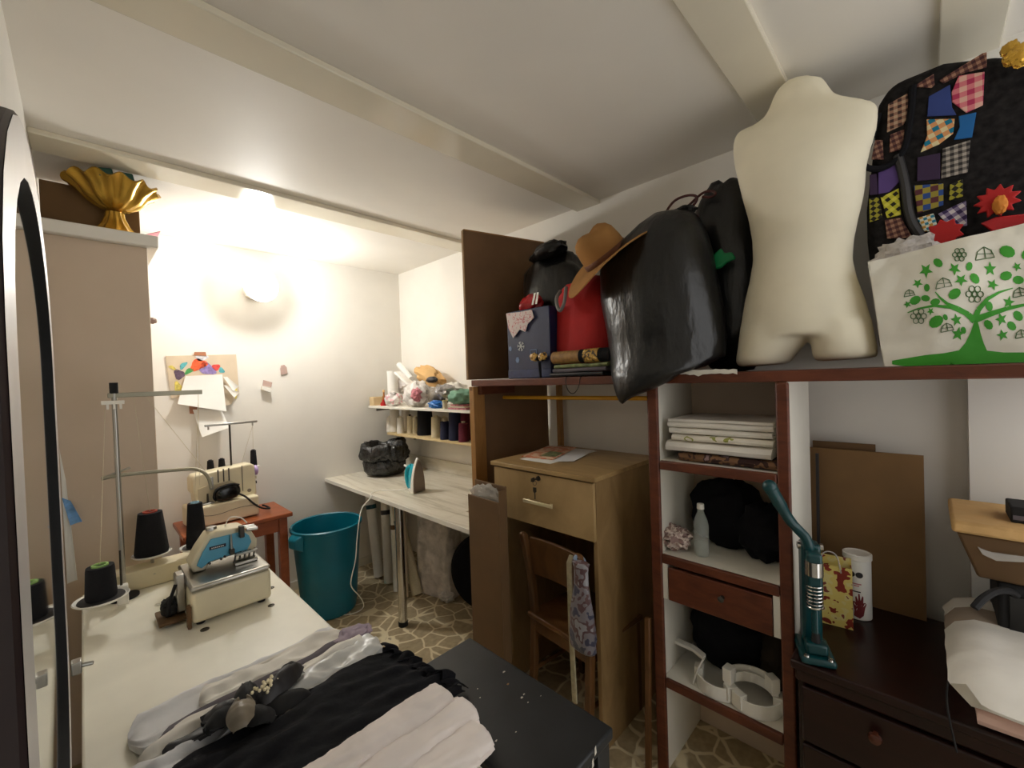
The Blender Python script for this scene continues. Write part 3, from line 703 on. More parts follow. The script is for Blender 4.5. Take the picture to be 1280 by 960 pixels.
mb = MB(m); mb.tube([(0, .075, .18), (0, .112, .165), (0, .13, .12), (0, .126, .06), (0, .1, .02), (0, .06, .012)], .0165, 14, smooth=3); mb.build('handle', 'iteal', t)
mb = MB(m); mb.tube([(0, .134, .15), (0, .146, .12), (0, .143, .06)], .006, 8, smooth=2); mb.build('handle_grip', 'wplastic', t)
MB(m).cyl((.0, .125, .17), (.0, .15, .178), .008, .008, 12).build('steam_button', 'wplastic', t)
MB(m).bx(-.04, .04, .03, .075, .0015, .03).build('heel', 'wplastic', t, bevel=.006)
c = [m @ Vector((0, .1, .03)), P(505, 613, z=CZ+.004), P(488, 613, z=CZ+.004), P(470, 613, z=CZ+.004), P(462, 618, z=CZ+.005)]
c += [Vector((CX-.012, P(457, 622, z=CZ)[1], CZ-.005)), P(452, 634, y=2.76), P(449, 650, y=2.72), P(446, 675, y=2.71), P(445, 700, y=2.71), P(439, 722, y=2.71), P(438, 734, y=2.72), P(450, 745, y=2.78), P(456, 757, z=.008), P(450, 764, z=.006), P(438, 768, z=.006), P(424, 769, z=.007)]
t2 = tag(MB().tube(c, .0036, 8, smooth=3).build('power_cord', 'wplastic'), 'white cord from the iron falling over the counter edge to the floor', 'cord')
e = MB(); e.cyl(P(426, 769, z=.012), P(414, 768, z=.012), .0115, .009, 14); e.build('plug', 'wplastic', t2)

# open black bin bag on the counter
bq = Vector((1.80, 3.32, CZ))
t = thing('bin_bag', 'open shiny black plastic bag with folded down rim on the counter', 'plastic bag', bq)
def bagf(r, z, th):
    n_ = noise.noise(Vector((cos(th)*1.8, sin(th)*1.8, z*10)))
    n2 = abs(noise.noise(Vector((cos(th)*4.2, sin(th)*4.2, z*20+4))))
    n3 = abs(noise.noise(Vector((cos(th)*9, sin(th)*9, z*45+9))))
    lift = .03*noise.noise(Vector((cos(th)*1.6, sin(th)*1.6, 9)))+.02*n2
    return r*(1+.16*n_+.16*n2-.1*n3), z+lift*min(1, z/.1)+.0
MB().lathe([(.004, .002), (.1, .002), (.14, .012), (.168, .05), (.172, .085), (.168, .12), (.162, .14), (.165, .155)], bq, 96, bagf).build('body', 'plastic2', t, smooth=70)
MB().lathe([(.15, .14), (.172, .128), (.192, .142), (.2, .17), (.198, .2), (.184, .24), (.17, .262), (.152, .265), (.134, .24), (.118, .19), (.08, .14), (.004, .13)], bq, 120, bagf).build('rim', 'plastic2', t, smooth=70)
MB().blob(bq+Vector((-.03, -.02, .15)), (.075, .06, .025), amp=.5, fr=3, seed=4).build('contents', 'greyfilm', t)

# ================================================================ nook wall shelves
UZ, LZ = 1.413, 1.166
t = thing('wall_shelf', 'upper white wall shelf heaped with wrapped bundles above the counter', 'shelf', (1.97, 2.8, UZ-.02))
MB().bx(1.775, XR-.002, 1.97, 3.535, UZ-.02, UZ).build('board', 'white', t, bevel=.002)
MB().prism([(1.83, 3.48, UZ-.021), (2.155, 3.48, UZ-.021), (2.155, 3.48, UZ-.1), (2.14, 3.48, UZ-.1), (2.13, 3.48, UZ-.04), (1.83, 3.48, UZ-.05)], (0, .02, 0)).build('bracket', 'grey', t)
t = thing('wall_shelf', 'lower narrow wall shelf lined with thread spools above the counter', 'shelf', (2.03, 2.7, LZ-.02))
MB().bx(1.9, XR-.002, 1.97, 3.45, LZ-.02, LZ).build('board', 'pinepale', t, bevel=.002)
t_ = MB().prism([(1.95, 3.38, LZ-.021), (2.155, 3.38, LZ-.021), (2.155, 3.38, LZ-.09), (2.14, 3.38, LZ-.09), (2.13, 3.38, LZ-.035), (1.95, 3.38, LZ-.035)], (0, .02, 0)); t_.build('bracket', 'grey', t)
# spools on the lower shelf
def spool(u, v, x, r, h, mat, lab, r1=None, cap='cream', grp=None):
    q = P(u, v, x=x); q.z = LZ+.001
    t = thing('thread_spool', lab, 'thread spool', q, grp)
    r1 = r1 or r*.88
    MB().lathe([(.003, 0), (r, 0), (r, .006), (r1, h-.006), (r1*.97, h), (.003, h)], q, 28).build('thread', mat, t)
    MB().lathe([(r1*.4, h+.0005), (r1*.42, h+.012), (r1*.2, h+.012)], q, 16).build('core', cap, t)
sp = [(488, 538, 1.95, .034, .13, 'wthread', 'white thread spool at the corner end of the lower shelf'),
      (494, 540, 1.98, .045, .22, 'wthread', 'tall white thread cone, the biggest white one on the lower shelf'),
      (501, 541, 1.94, .032, .135, 'wthread', 'short white thread spool standing in front of the tall white cones'),
      (508, 540, 2.05, .042, .22, 'wthread', 'tall white thread cone behind the short white spool'),
      (513, 541, 1.98, .028, .15, 'cthread', 'cream spool with dark cap between white cones and black cone'),
      (520, 544, 2.0, .028, .14, 'cthread', 'greyish cream spool just before the black cone'),
      (532, 546, 2.0, .068, .215, 'thread', 'wide black thread cone on the lower shelf'),
      (546, 550, 1.96, .042, .16, 'cthread', 'knobbly cream thread cone beside the black cone on the shelf'),
      (556, 552, 2.02, .034, .15, 'cthread', 'cream cone behind the short navy spool'),
      (557, 555, 1.93, .040, .135, 'navy', 'short navy thread spool on the lower shelf'),
      (570, 556, 1.95, .052, .205, 'navy', 'tall navy thread cone on the lower shelf'),
      (580, 557, 1.93, .038, .135, 'burg', 'short burgundy thread spool by the brown panel'),
      (583, 556, 2.0, .042, .2, 'burg', 'tall burgundy thread cone by the brown panel')]
for s_ in sp: spool(*s_[:6], s_[6], cap='blackmat' if 'dark cap' in s_[6] else 'cream')
# upper shelf
zt = UZ+.001
def us(u, x): q = P(u, 500, x=x); q.z = zt; return q
q = us(466, 1.80); tag(MB().bx(1.785, 1.90, 3.455, 3.53, zt, zt+.075).build('small_box', 'tanbox', bevel=.004), 'small pale cardboard box at the corner end of the upper shelf', 'box')
q = us(480, 1.84); t = thing('bottle', 'slim amber bottle beside the small box on the upper shelf', 'bottle', q)
MB().lathe([(.003, 0), (.018, 0), (.019, .05), (.014, .075), (.008, .09), (.008, .115), (.003, .115)], q, 20).build('body', 'amber', t); MB().cyl(q+Vector((0, 0, .1155)), q+Vector((0, 0, .135)), .01, .009, 14).build('cap', 'tan', t)
q = us(479, 1.82); t = thing('red_pot', 'small red lidded pot in front of the amber bottle', 'pot', q)
MB().lathe([(.003, 0), (.022, 0), (.026, .015), (.02, .03), (.003, .03)], q, 22).build('body', 'red', t); MB().lathe([(.003, .0305), (.012, .031), (.009, .05), (.003, .052)], q, 18).build('lid', 'red', t)
q = us(492, 1.93); t = thing('paper_roll', 'white paper roll standing upright on the upper shelf', 'roll', q)
MB().lathe([(.018, 0), (.048, 0), (.048, .3), (.018, .3), (.018, .29)], q, 28).build('roll', 'paper', t)
q = us(508, 2.05)
m = T(q+Vector((0, 0, .30))) @ R('X', 30)
tag(MB(m).cyl((0, .12, 0), (0, -.12, -.02), .026, .026, 20).build('paper_roll', 'paper'), 'thin white roll lying slanted over the shelf heap', 'roll')
m = T(us(509, 1.9)+Vector((0, 0, .2))) @ R('X', 32) @ R('Z', 8)
tag(MB(m).bx(-.03, .03, -.14, .14, 0, .02).build('white_strip', 'paper', bevel=.003), 'broad white paper strip slanting below the thin roll', 'paper')
def bundle(u, x, r, mat, lab, nm='wrapped_bundle', cat='bundle', seed=1, dz=0, amp=.25, extra=None, ridge=.5, rot=0):
    q = us(u, x)+Vector((0, 0, dz))
    t = thing(nm, lab, cat, q)
    MB().blob(q+Vector((0, 0, r[2]*.92)), r, m=R('X', rot), amp=amp, fr=2.6, seed=seed, ridge=ridge, zmin=q.z if not dz else None).build('wrap', mat, t)
    return t, q
t, q = bundle(492, 1.84, (.07, .085, .06), 'pinkfilm', 'small pink and white plastic wrapped bundle beside the red pot', seed=3)
MB().blob(q+Vector((-.02, -.02, .105)), (.03, .04, .02), amp=.4, seed=8).build('knot', 'greyfilm', t)
t, q = bundle(522, 1.86, (.095, .155, .105), 'film_bundle', 'biggest clear plastic wrapped bundle in the middle of the upper shelf', seed=5)
MB().blob(q+Vector((-.06, -.09, .1)), (.045, .05, .05), amp=.3, seed=9).build('pink_contents', 'w_rose', t)
t, q = bundle(505, 2.03, (.07, .1, .08), 'greyfilm', 'grey wrapped bundle behind the big clear one', seed=6, dz=.1)
t, q = bundle(538, 2.02, (.07, .19, .075), 'tan', 'tan paper bag lying on top of the shelf heap', 'paper_bag', 'paper bag', seed=7, dz=.17, amp=.3, ridge=.5, rot=18)
MB(T(q+Vector((-.05, -.1, .04)))).blob((0, 0, 0), (.03, .07, .025), amp=.2).build('opening_shade', 'charcoal', t)  # charcoal lump standing in for shade inside the bag mouth
t, q = bundle(549, 1.9, (.07, .08, .085), 'taupe', 'dark olive cloth bundle under the tan paper bag', 'cloth_bundle', 'cloth', seed=11)
t, q = bundle(558, 1.85, (.075, .085, .05), 'silvfoil', 'silver crinkled foil bundle near the brown panel', seed=12, dz=.075, ridge=1.0)
t, q = bundle(545, 1.82, (.04, .075, .03), 'bluepk', 'blue packet at the front edge of the upper shelf', 'packet', 'packet', seed=13, amp=.35, ridge=.9)
q = us(556, 1.80); t = thing('thread_reel', 'small cream thread reel at the shelf front beside the blue packet', 'thread reel', q)
MB().cyl(q, q+Vector((0, 0, .055)), .018, .018, 20).build('thread', 'cthread', t); MB().cyl(q+Vector((0, 0, .0555)), q+Vector((0, 0, .06)), .021, .021, 20).build('flange', 'yellowpale', t)
t, q = bundle(578, 1.83, (.09, .1, .055), 'mint', 'sage green cloth on the upper shelf by the brown panel', 'cloth_bundle', 'cloth', seed=14, dz=.03)
t, q = bundle(568, 1.95, (.09, .13, .07), 'cloth_w', 'white cloth bundle behind the sage green cloth', 'cloth_bundle', 'cloth', seed=15, dz=.05)
for k, (c_, w_, lb) in enumerate((('w_rose', .11, 'lowest flat pink cloth at the panel end of the upper shelf'), ('canvasbeige', .1, 'flat beige cloth lying on the pink one on the upper shelf'), ('w_rose', .085, 'uppermost flat pink cloth under the sage green one'))):
    q = us(577, 1.82); tag(MB(T(q+Vector((0, 0, .012*k)))).fold(.09, .2-.03*k, 1, .0115, amp=.002, seed=k).build('flat_cloth', c_), lb, 'cloth')

# ================================================================ things under the counter
def froll(u, v, x, r, h, lean, mat, lab, band=None):
    q = P(u, v, z=0)
    q.z = .0
    top = q+Vector((lean[0], lean[1], h))
    t = thing('fabric_roll', lab, 'roll', q)
    MB().cyl(q+Vector((0, 0, .012)), top, r, r, 24).build('roll', mat, t)
    if band:
        d = (top-q); a = q+d*band[0]
        MB().cyl(a, a+d.normalized()*.035, r*1.06, r*1.06, 24).build('band', band[1], t)
    return t
froll(474, 722, 0, .04, .74, (.02, .16, 0), 'cloth_w', 'white fabric roll with dark band nearest the teal bin', (.74, 'teal2'))
froll(486, 730, 0, .036, .74, (.06, .12, 0), 'cloth_w', 'white fabric roll with dark band, second from the teal bin', (.72, 'charcoal'))
froll(497, 740, 0, .03, .75, (.05, .1, 0), 'cloth_w', 'white fabric roll with brown band just behind the chrome leg', (.62, 'kraftdk'))
froll(507, 748, 0, .022, .72, (.03, .05, 0), 'canvasbeige', 'thin beige roll right beside the chrome leg')
froll(522, 744, 0, .042, .74, (-.02, .28, 0), 'cthread', 'cream roll with green band leaning out past the chrome leg', (.68, 'emerdk'))
q = P(545, 742, z=0)+Vector((.05, .0, 0))
t = thing('wrapped_fabric', 'tall plastic wrapped white fabric block under the counter', 'fabric', q)
mb = MB(T(q) @ R('Z', 15)); rings = []
for k in range(15):
    z = .006+.78*k/14; ring = []
    for j in range(36):
        th = 2*pi*j/36; c_, s_ = cos(th), sin(th)
        rr = 1+.08*noise.noise(Vector((c_*3, s_*3, z*5)))
        ring.append(Vector((.1*rr*math.copysign(abs(c_)**.5, c_), .17*rr*math.copysign(abs(s_)**.5, s_), z)))
    rings.append(ring)
mb.loft(rings); mb.build('wrap', 'greyfilm', t)
MB(T(q) @ R('Z', 15)).blob((-.09, -.13, .035), (.06, .06, .03), amp=.4, seed=3).build('loose_end', 'greyfilm', t)
q = Vector((1.93, 2.17, .285)); t = thing('round_bag', 'round black bag standing under the counter against the brown panel', 'bag', (1.93, 2.17, 0))
MB(T(q) @ R('Z', 35)).lathe([(.004, -.06), (.2, -.06), (.26, -.04), (.28, 0), (.26, .04), (.2, .06), (.004, .06)], (0, 0, 0), 48, m=R('Y', 90)).build('body', 'blackcl', t)
MB(T(q) @ R('Z', 35)).tube([(-.0, .1, .25), (0, .07, .33), (0, -.07, .33), (0, -.1, .25)], .012, 8, smooth=2).build('handle', 'blackmat', t)

# ================================================================ shelving unit
SX, BX = 1.6, 1.97
BZ0, BZ1 = 1.575, 1.612
t = thing('shelving_unit', 'big open wooden shelving unit with a loaded top board along the wall', 'shelving', (1.85, 1.1, 0))
MB().bx(SX, XR-.09, -.36, 1.905, BZ0, BZ1).build('top_board', 'redwood', t, bevel=.004)
up_, dn_ = [], []
for k in range(15):
    u_ = 846+5.4*k; q = P(u_, 466.3-.02*(u_-846), x=SX-.0042)
    up_.append(q+Vector((0, 0, .010+.006*noise.noise(Vector((k*1.3, 0, 0)))))); dn_.append(q+Vector((0, 0, -.004-.016*abs(noise.noise(Vector((k*.9, 5, 0)))))))
MB().prism([up_[0]]+up_[1:]+dn_[::-1], (-.0006, 0, 0)).build('paint_stain', 'white', t)
# end panel, turned a little
pm = T(SX, 1.93, 0) @ R('Z', -15)
MB(pm).bx(.0, .572, -.012, .012, BZ1+.002, 2.49).build('upper_end_panel', 'brownboard', t, bevel=.001)
MB(pm).bx(-.006, -.0002, -.012, .012, BZ1+.002, 2.492).build('edge_strip', 'kraft', t)
MB(pm).bx(.0, .572, -.0125, .0125, 2.4905, 2.497).build('edge_strip', 'pine', t)
MB(pm).bx(.02, .56, -.010, .010, .0, BZ0-.002).build('lower_end_panel', 'brownboard', t, bevel=.001)
MB().bx(SX-.012, SX+.075, 1.873, 1.913, .0, BZ0-.002).build('post', 'pine', t, bevel=.003)
MB().bx(SX-.013, SX-.0125+.003, 1.882, 1.905, BZ0-.025, BZ0-.003).build('dowel', 'kraft', t)
rp = P(700, 520, x=XR-.05)
MB().bx(XR-.07, XR-.03, rp.y-.012, rp.y+.012, .0, BZ0-.001).build('post', 'pine', t, bevel=.003)
MB().bx(SX+.02, XR-.1, 1.84, 1.868, BZ0-.05, BZ0-.001).build('cleat', 'redwood', t, bevel=.002)
a = P(655, 497, x=1.82); MB().cyl((1.82, 1.86, a.z), (1.82, .81, a.z+.004), .011, .011, 14).build('rod', 'yellow', t)
# twin uprights and shelves
for y0, y1, nm in ((.763, .807, 'a'), (.318, .356, 'b')):
    MB().bx(SX+.012, BX, y0+.008, y1-.008, .0, BZ0-.001).build('upright', 'white', t)
    MB().bx(SX-.006, SX+.012, y0, y1, .0, BZ0-.001).build('upright_edge', 'redwood', t, bevel=.006)
for zz in (1.268, .893, .392):
    MB().bx(SX+.012, BX-.012, .349, .770, zz-.024, zz).build('shelf_board', 'white', t)
    MB().bx(SX-.006, SX+.0115, .357, .762, zz-.034, zz+.002).build('shelf_edge', 'redwood', t, bevel=.005)
MB().bx(BX-.0115, BX, .349, .770, .001, BZ0-.001).build('back_panel', 'stub', t)
# drawer
dz0, dz1 = .718, .848
MB().bx(SX+.0, BX-.1, .742, .762, dz0, .865).build('drawer_runner', 'white', t); MB().bx(SX+.0, BX-.1, .357, .377, dz0, .865).build('drawer_runner', 'white', t)
d = MB().bx(SX-.004, SX+.014, .38, .739, dz0, dz1).build('drawer_front', 'redwood', t, bevel=.003)
MB().bx(SX+.015, BX-.06, .384, .735, dz0+.01, dz1-.03).build('drawer_box', 'kraftdk', t)
q = P(903, 747, x=SX-.004); MB().lathe([(.003, 0), (.008, 0), (.006, .01), (.011, .02), (.003, .026)], q, 16, m=R('Y', -90)).build('knob', 'dark_metal', d)
tag(MB(T(1.545, .815, .0) @ R('Y', 3)).bx(0, .02, 0, .022, .0, .62).build('wood_slat', 'chair', bevel=.003), 'thin wooden slat leaning beside the shelving upright', 'slat')

# ---------------- on the shelves
def lay(name, lab, cat, c, L_, W_, n, th, mat, rz=90, seed=0, amp=.003, **k):
    return tag(MB(T(c) @ R('Z', rz)).fold(L_, W_, n, th, amp=amp, seed=seed, **k).build(name, mat), lab, cat)
yc = .56; z0 = 1.269
lay('folded_cloth', 'brown patterned folded cloth at the bottom of the towel stack', 'cloth', (1.78, yc-.03, z0), .34, .26, 2, .017, 'brownpat', seed=1)
lay('folded_cloth', 'pale cream folded cloth resting on the brown patterned one', 'cloth', (1.78, yc+.005, z0+.036), .37, .27, 2, .021, 'cloth_w', seed=2)
lay('folded_cloth', 'white folded cloth with black and olive print in the towel stack', 'cloth', (1.775, yc-.01, z0+.08), .35, .27, 2, .013, 'branchpat', seed=3)
lay('folded_cloth', 'white folded cloth, second from the top of the towel stack', 'cloth', (1.78, yc-.005, z0+.107), .36, .27, 2, .012, 'cloth_w', seed=4)
lay('folded_cloth', 'white folded cloth on top of the towel stack', 'cloth', (1.785, yc-.005, z0+.132), .37, .28, 3, .011, 'cloth_w', seed=5)
z0 = .894
t = thing('black_garment', 'crumpled black garment on the shelf behind the clear bottle', 'garment', (1.84, .55, z0))
mb = MB(); mb.blob((1.86, .60, z0+.13), (.085, .14, .15), amp=.22, fr=2.2, seed=3, ridge=.5, zmin=z0+.001); mb.build('body', 'blackcl', t)
MB().blob((1.82, .45, z0+.1), (.09, .10, .115), amp=.3, fr=2.4, seed=6, ridge=.6, zmin=z0+.001).build('sleeve', 'blackcl', t)
q = P(877, 686, x=1.69); q.z = z0+.001
t = thing('clear_bottle', 'clear plastic bottle with white cap on the shelf before the black garment', 'bottle', q)
MB().lathe([(.004, 0), (.026, 0), (.028, .008), (.028, .075), (.027, .08), (.028, .088), (.028, .12), (.022, .145), (.012, .168), (.011, .182), (.003, .182)], q, 28).build('body', 'glass', t)
MB().lathe([(.004, .003), (.024, .003), (.026, .05), (.003, .05)], q, 24).build('liquid', 'water', t)
MB().cyl(q+Vector((0, 0, .1825)), q+Vector((0, 0, .202)), .0135, .013, 20).build('cap', 'wplastic', t)
q = P(846, 690, x=1.69); q.z = z0
tag(MB().blob((q.x, q.y+.015, z0+.045), (.06, .075, .045), amp=.4, fr=3.2, seed=9, ridge=.7, zmin=z0+.001).build('lace_bundle', 'lace'), 'crumpled pinkish lace bundle beside the clear bottle', 'lace')
z0 = .393
t = thing('black_bag', 'bulky black garment bag filling the bottom shelf under the drawer', 'bag', (1.83, .6, z0))
MB().blob((1.84, .6, z0+.15), (.1, .15, .16), amp=.2, fr=2.3, seed=13, ridge=.4, zmin=z0+.001).build('body', 'blackcl', t)
MB().blob((1.86, .43, z0+.12), (.08, .07, .13), amp=.25, seed=15, zmin=z0+.001).build('side_bulge', 'olivecl', t)
a = [P(838, 802, x=1.72), P(866, 815, x=1.68), P(879, 826, x=1.65), P(873, 836, x=1.64), P(866, 852, x=1.63)]
a[-1].z = z0+.002
mb = MB(); mb.loft([[p_+Vector((0, 0, 0)), p_+Vector((.03, 0, .0)), p_+Vector((.03, .0, .012)), p_+Vector((0, 0, .012))] for p_ in a]); tag(mb.build('bent_strip', 'wplastic', bevel=.002), 'bent white plastic strip on the bottom shelf against the black bag', 'strip')
def tray(q, rz, L_, lab, k):
    m = T(q) @ R('Z', rz); n = 14; rings = []
    for i in range(n+1):
        a = radians(-75+150*i/n); r0, r1 = L_*.75, L_*1.0
        def pt(r, z): return Vector((r*cos(a)-L_*.6, r*sin(a), z))
        rings.append([pt(r0, 0), pt(r1, 0), pt(r1, .05), pt(r1-.006, .05), pt(r1-.006, .008), pt(r0+.006, .008), pt(r0+.006, .035), pt(r0, .035)])
    t = thing('plastic_tray', lab, 'tray', q)
    MB(m).loft(rings).build('curved_rail', 'wplastic', t, bevel=.001)
    for i in (-1, 1):
        a = radians(62*i); r = L_*.87
        MB(m @ T(r*cos(a)-L_*.6, r*sin(a), .0) @ R('Z', 62*i)).bx(-.016, .016, -.02, .02, .0085, .06).build('end_block', 'wplastic', t, bevel=.002)
tray(Vector((1.645, .60, z0+.001)), 165, .085, 'curved white plastic tray nearest the bent strip on the bottom shelf', 0)
tray(Vector((1.69, .48, z0+.063)), 20, .09, 'curved white plastic tray stacked on top of the others on the bottom shelf', 1)
tray(Vector((1.65, .435, z0+.001)), 215, .085, 'curved white plastic tray by the right upright on the bottom shelf', 2)

# ================================================================ tall desk with drawer
t = thing('desk', 'tall oak laminate desk with one locked drawer and open leg space', 'desk', (1.78, 1.3, 0))
DX0, DX1, DY0, DY1, DZ = 1.5, 2.06, 1.0, 1.61, 1.19
MB().bx(DX0-.025, DX1, DY0-.012, DY1+.015, DZ-.02, DZ).build('desk_top', 'oaktop', t, bevel=.002)
MB().bx(DX0+.002, DX1, DY0, DY0+.02, 0, DZ-.0205).build('side_panel', 'oak', t, bevel=.001)
MB().bx(DX0+.002, DX1, DY1-.02, DY1, 0, DZ-.0205).build('side_panel', 'oak', t, bevel=.001)
MB().bx(DX1-.02, DX1, DY0+.021, DY1-.021, .3, DZ-.021).build('back_panel', 'oak', t)
MB().bx(DX0+.03, DX1-.025, DY0+.021, DY1-.021, .912, .928).build('drawer_bottom', 'oak', t)
d = MB().bx(DX0-.016, DX0+.0015, DY0+.003, DY1-.003, .915, DZ-.028).build('drawer_front', 'oakfront', t, bevel=.001)
a, b = P(658, 625, x=DX0-.016), P(694, 631, x=DX0-.016)
mb = MB(); zc = (a.z+b.z)/2
mb.bx(DX0-.042, DX0-.032, b.y, a.y, zc-.008, zc+.008)
for y in (b.y+.02, a.y-.02): mb.bx(DX0-.033, DX0-.0163, y-.006, y+.006, zc-.006, zc+.006)
mb.build('handle', 'handlemetal', d, bevel=.002)
k = P(673, 598, x=DX0-.016)
MB().cyl(k, k+Vector((-.006, 0, 0)), .012, .011, 20).build('lock', 'dark_metal', d)
mb = MB(); mb.bx(k.x-.03, k.x-.006, k.y-.0015, k.y+.0015, k.z-.004, k.z+.004); mb.prism([k+Vector((-.03, -.002, .011)), k+Vector((-.05, -.002, .009)), k+Vector((-.052, -.002, -.006)), k+Vector((-.03, -.002, -.011))], (0, .004, 0))
mb.build('key', 'dark_metal', d)
mb = MB(); kk = k+Vector((-.028, 0, -.016)); mb.tube(arc(kk, .011, 0, 360, 14, 'x')[:-1], .0012, 6, closed=True)
mb.prism([kk+Vector((0, -.01, -.02)), kk+Vector((0, .008, -.02)), kk+Vector((0, .009, -.04)), kk+Vector((0, .0, -.048)), kk+Vector((0, -.01, -.04))], (-.003, 0, 0)); mb.prism([kk+Vector((0, -.003, -.047)), kk+Vector((0, .002, -.047)), kk+Vector((0, .002, -.075)), kk+Vector((0, -.003, -.075))], (-.002, 0, 0)); mb.build('spare_key', 'dark_metal', d)
def flat(name, lab, cat, px, z, mat, th=.0015):
    return tag(MB().prism([P(u, v, z=z) for u, v in px], (0, 0, th)).build(name, mat), lab, cat)
flat('paper_sheet', 'white sheet of paper lying across the desk top', 'paper', [(650, 574), (688, 580), (746, 564), (712, 560)], DZ+.0005, 'paper')
flat('paper_sheet', 'pale grey sheet lying on the white sheet on the desk', 'paper', [(690, 577), (717, 577), (743, 563), (722, 561)], DZ+.0024, 'cloth_g')
t2 = flat('magazine', 'small magazine with orange and olive cover on the desk papers', 'magazine', [(652, 571), (691, 575), (720, 560), (685, 558)], DZ+.0044, 'w_paperor', .004)
mb = MB(); mb.prism([P(u, v, z=DZ+.0086) for u, v in [(674, 570), (694, 571), (705, 566), (688, 564)]], (0, 0, .0006)); mb.build('cover_picture', 'olivepic', t2)

# ================================================================ chair in the desk opening
t = thing('chair', 'old wooden chair pushed into the open space under the desk', 'chair', (1.6, 1.25, 0))
m = T(1.5, 1.235, 0) @ R('Z', -6)
for y in (-.185, .165):
    mb = MB(m); rings = []
    for z, x in ((0, -.03), (.2, -.0), (.46, .015), (.65, .0), (.80, -.03), (.862, -.045), (.872, -.05)):
        w = .017 if z < .87 else .008
        rings.append([Vector((x-w, y-w, z)), Vector((x+w, y-w, z)), Vector((x+w, y+w, z)), Vector((x-w, y+w, z))])
    mb.loft(rings); mb.build('back_leg', 'chair', t, bevel=.006)
for y in (-.185, .165): MB(m).bx(.33, .362, y-.016, y+.016, 0, .435).build('front_leg', 'chair', t, bevel=.003)
def rail(z0, z1, x0, bow):
    rings = []
    for k in range(13):
        s_ = k/12; y = -.165+.312*s_; x = x0+bow*(1-(2*s_-1)**2)
        rings.append([Vector((x-.008, y, z0)), Vector((x+.008, y, z0)), Vector((x-.008, y, z1)), Vector((x-.024, y, z1))])
    return rings
MB(m).loft(rail(.66, .845, -.0, .02)).build('backrest', 'chair', t, bevel=.003)
MB(m).bx(-.015, .37, -.215, .19, .438, .462).build('seat', 'chairseat', t, bevel=.006)
mb = MB(m)
for y in (-.185, .165): mb.bx(.03, .33, y-.01, y+.01, .375, .437)
mb.bx(.0, .02, -.165, .148, .375, .437); mb.build('apron', 'chair', t)
for y in (-.185, .165): MB(m).cyl((.01, y, .18), (.33, y, .18), .01, .01, 12).build('stretcher', 'chair', t)
# strap and plastic bag over the back post
pt = m @ Vector((-.045, -.185, .86))
tag(MB().loft([[p_+Vector((-.005, -.010, 0)), p_+Vector((.0, -.012, 0)), p_+Vector((.0, .010, 0)), p_+Vector((-.005, .012, 0))] for p_ in (pt+Vector((.03, .03, -.05)), pt+Vector((0, .03, -.005)), pt+Vector((-.02, .03, -.03)), pt+Vector((-.022, .03, -.3)), pt+Vector((-.022, .022, -.62)))]).build('tape_measure', 'strap'), 'long pale strap hanging down from the chair back post', 'strap')
t = thing('film_bag', 'flower printed clear plastic bag hanging from the chair back post', 'plastic bag', pt+Vector((-.03, -.04, -.37)))
rings = []
for z, w, d_ in ((.0, .04, .022), (-.03, .03, .02), (-.1, .035, .02), (-.2, .05, .026), (-.3, .062, .03), (-.35, .06, .028), (-.365, .04, .015)):
    rings.append([pt+Vector((-.045+d_*cos(th)*(1+.3*noise.noise(Vector((cos(th)*3, sin(th)*3, z*20)))), -.045+w*sin(th)*(1+.3*noise.noise(Vector((cos(th)*3, sin(th)*3, z*20+5)))), z)) for th in [2*pi*k_/24 for k_ in range(24)]])
MB().loft(rings).build('body', 'filmpat', t)
MB().tube([pt+Vector((-.045, -.03, -.02)), pt+Vector((-.028, .0, .008)), pt+Vector((.03, .0, -.01)), pt+Vector((.03, -.025, -.06)), pt+Vector((-.035, -.05, -.05))], .008, 8, smooth=3).build('handle', 'skyfilm', t)

# ================================================================ flat carton leaning by the post
t = thing('flat_carton', 'tall slim brown carton open at the top between counter and desk', 'carton', (1.36, 1.54, 0))
ca = [(1.505, 1.625), (1.555, 1.625), (1.555, 1.855), (1.505, 1.855)]
ct = P(590, 617, x=1.33).z
mb = MB(T(1.325, 1.415, 0) @ R('Z', -3)); w = .008
for (x0, x1, y0, y1, zt_) in ((0, w, 0, .235, ct-.01), (.055-w, .055, 0, .235, ct+.055), (w, .055-w, 0, w, ct+.04), (w, .055-w, .235-w, .235, ct-.015)):
    mb.bx(x0, x1, y0, y1, .002, zt_)
mb.bx(w, .055-w, w, .235-w, .002, .012); mb.build('shell', 'kraftdk', t, bevel=.003)
MB().blob((1.36, 1.54, ct-.005), (.018, .1, .05), amp=.5, fr=4, seed=2).build('film_inside', 'film', t)

TB = BZ1+.001
# ================================================================ on the long top board
# small black bag at the panel end
t = thing('bin_bag', 'smaller black bag with knotted top behind the blue gift box', 'plastic bag', (1.95, 1.6, TB))
MB().blob((1.94, 1.50, TB+.345), (.18, .235, .35), p=2.5, amp=.14, fr=2.2, seed=21, ridge=.35, zmin=TB).build('body', 'plastic', t)
MB().blob((1.86, 1.50, TB+.70), (.08, .12, .045), m=R('X', -12), amp=.2, fr=2.6, seed=22, ridge=.5).build('knot', 'plastic', t)
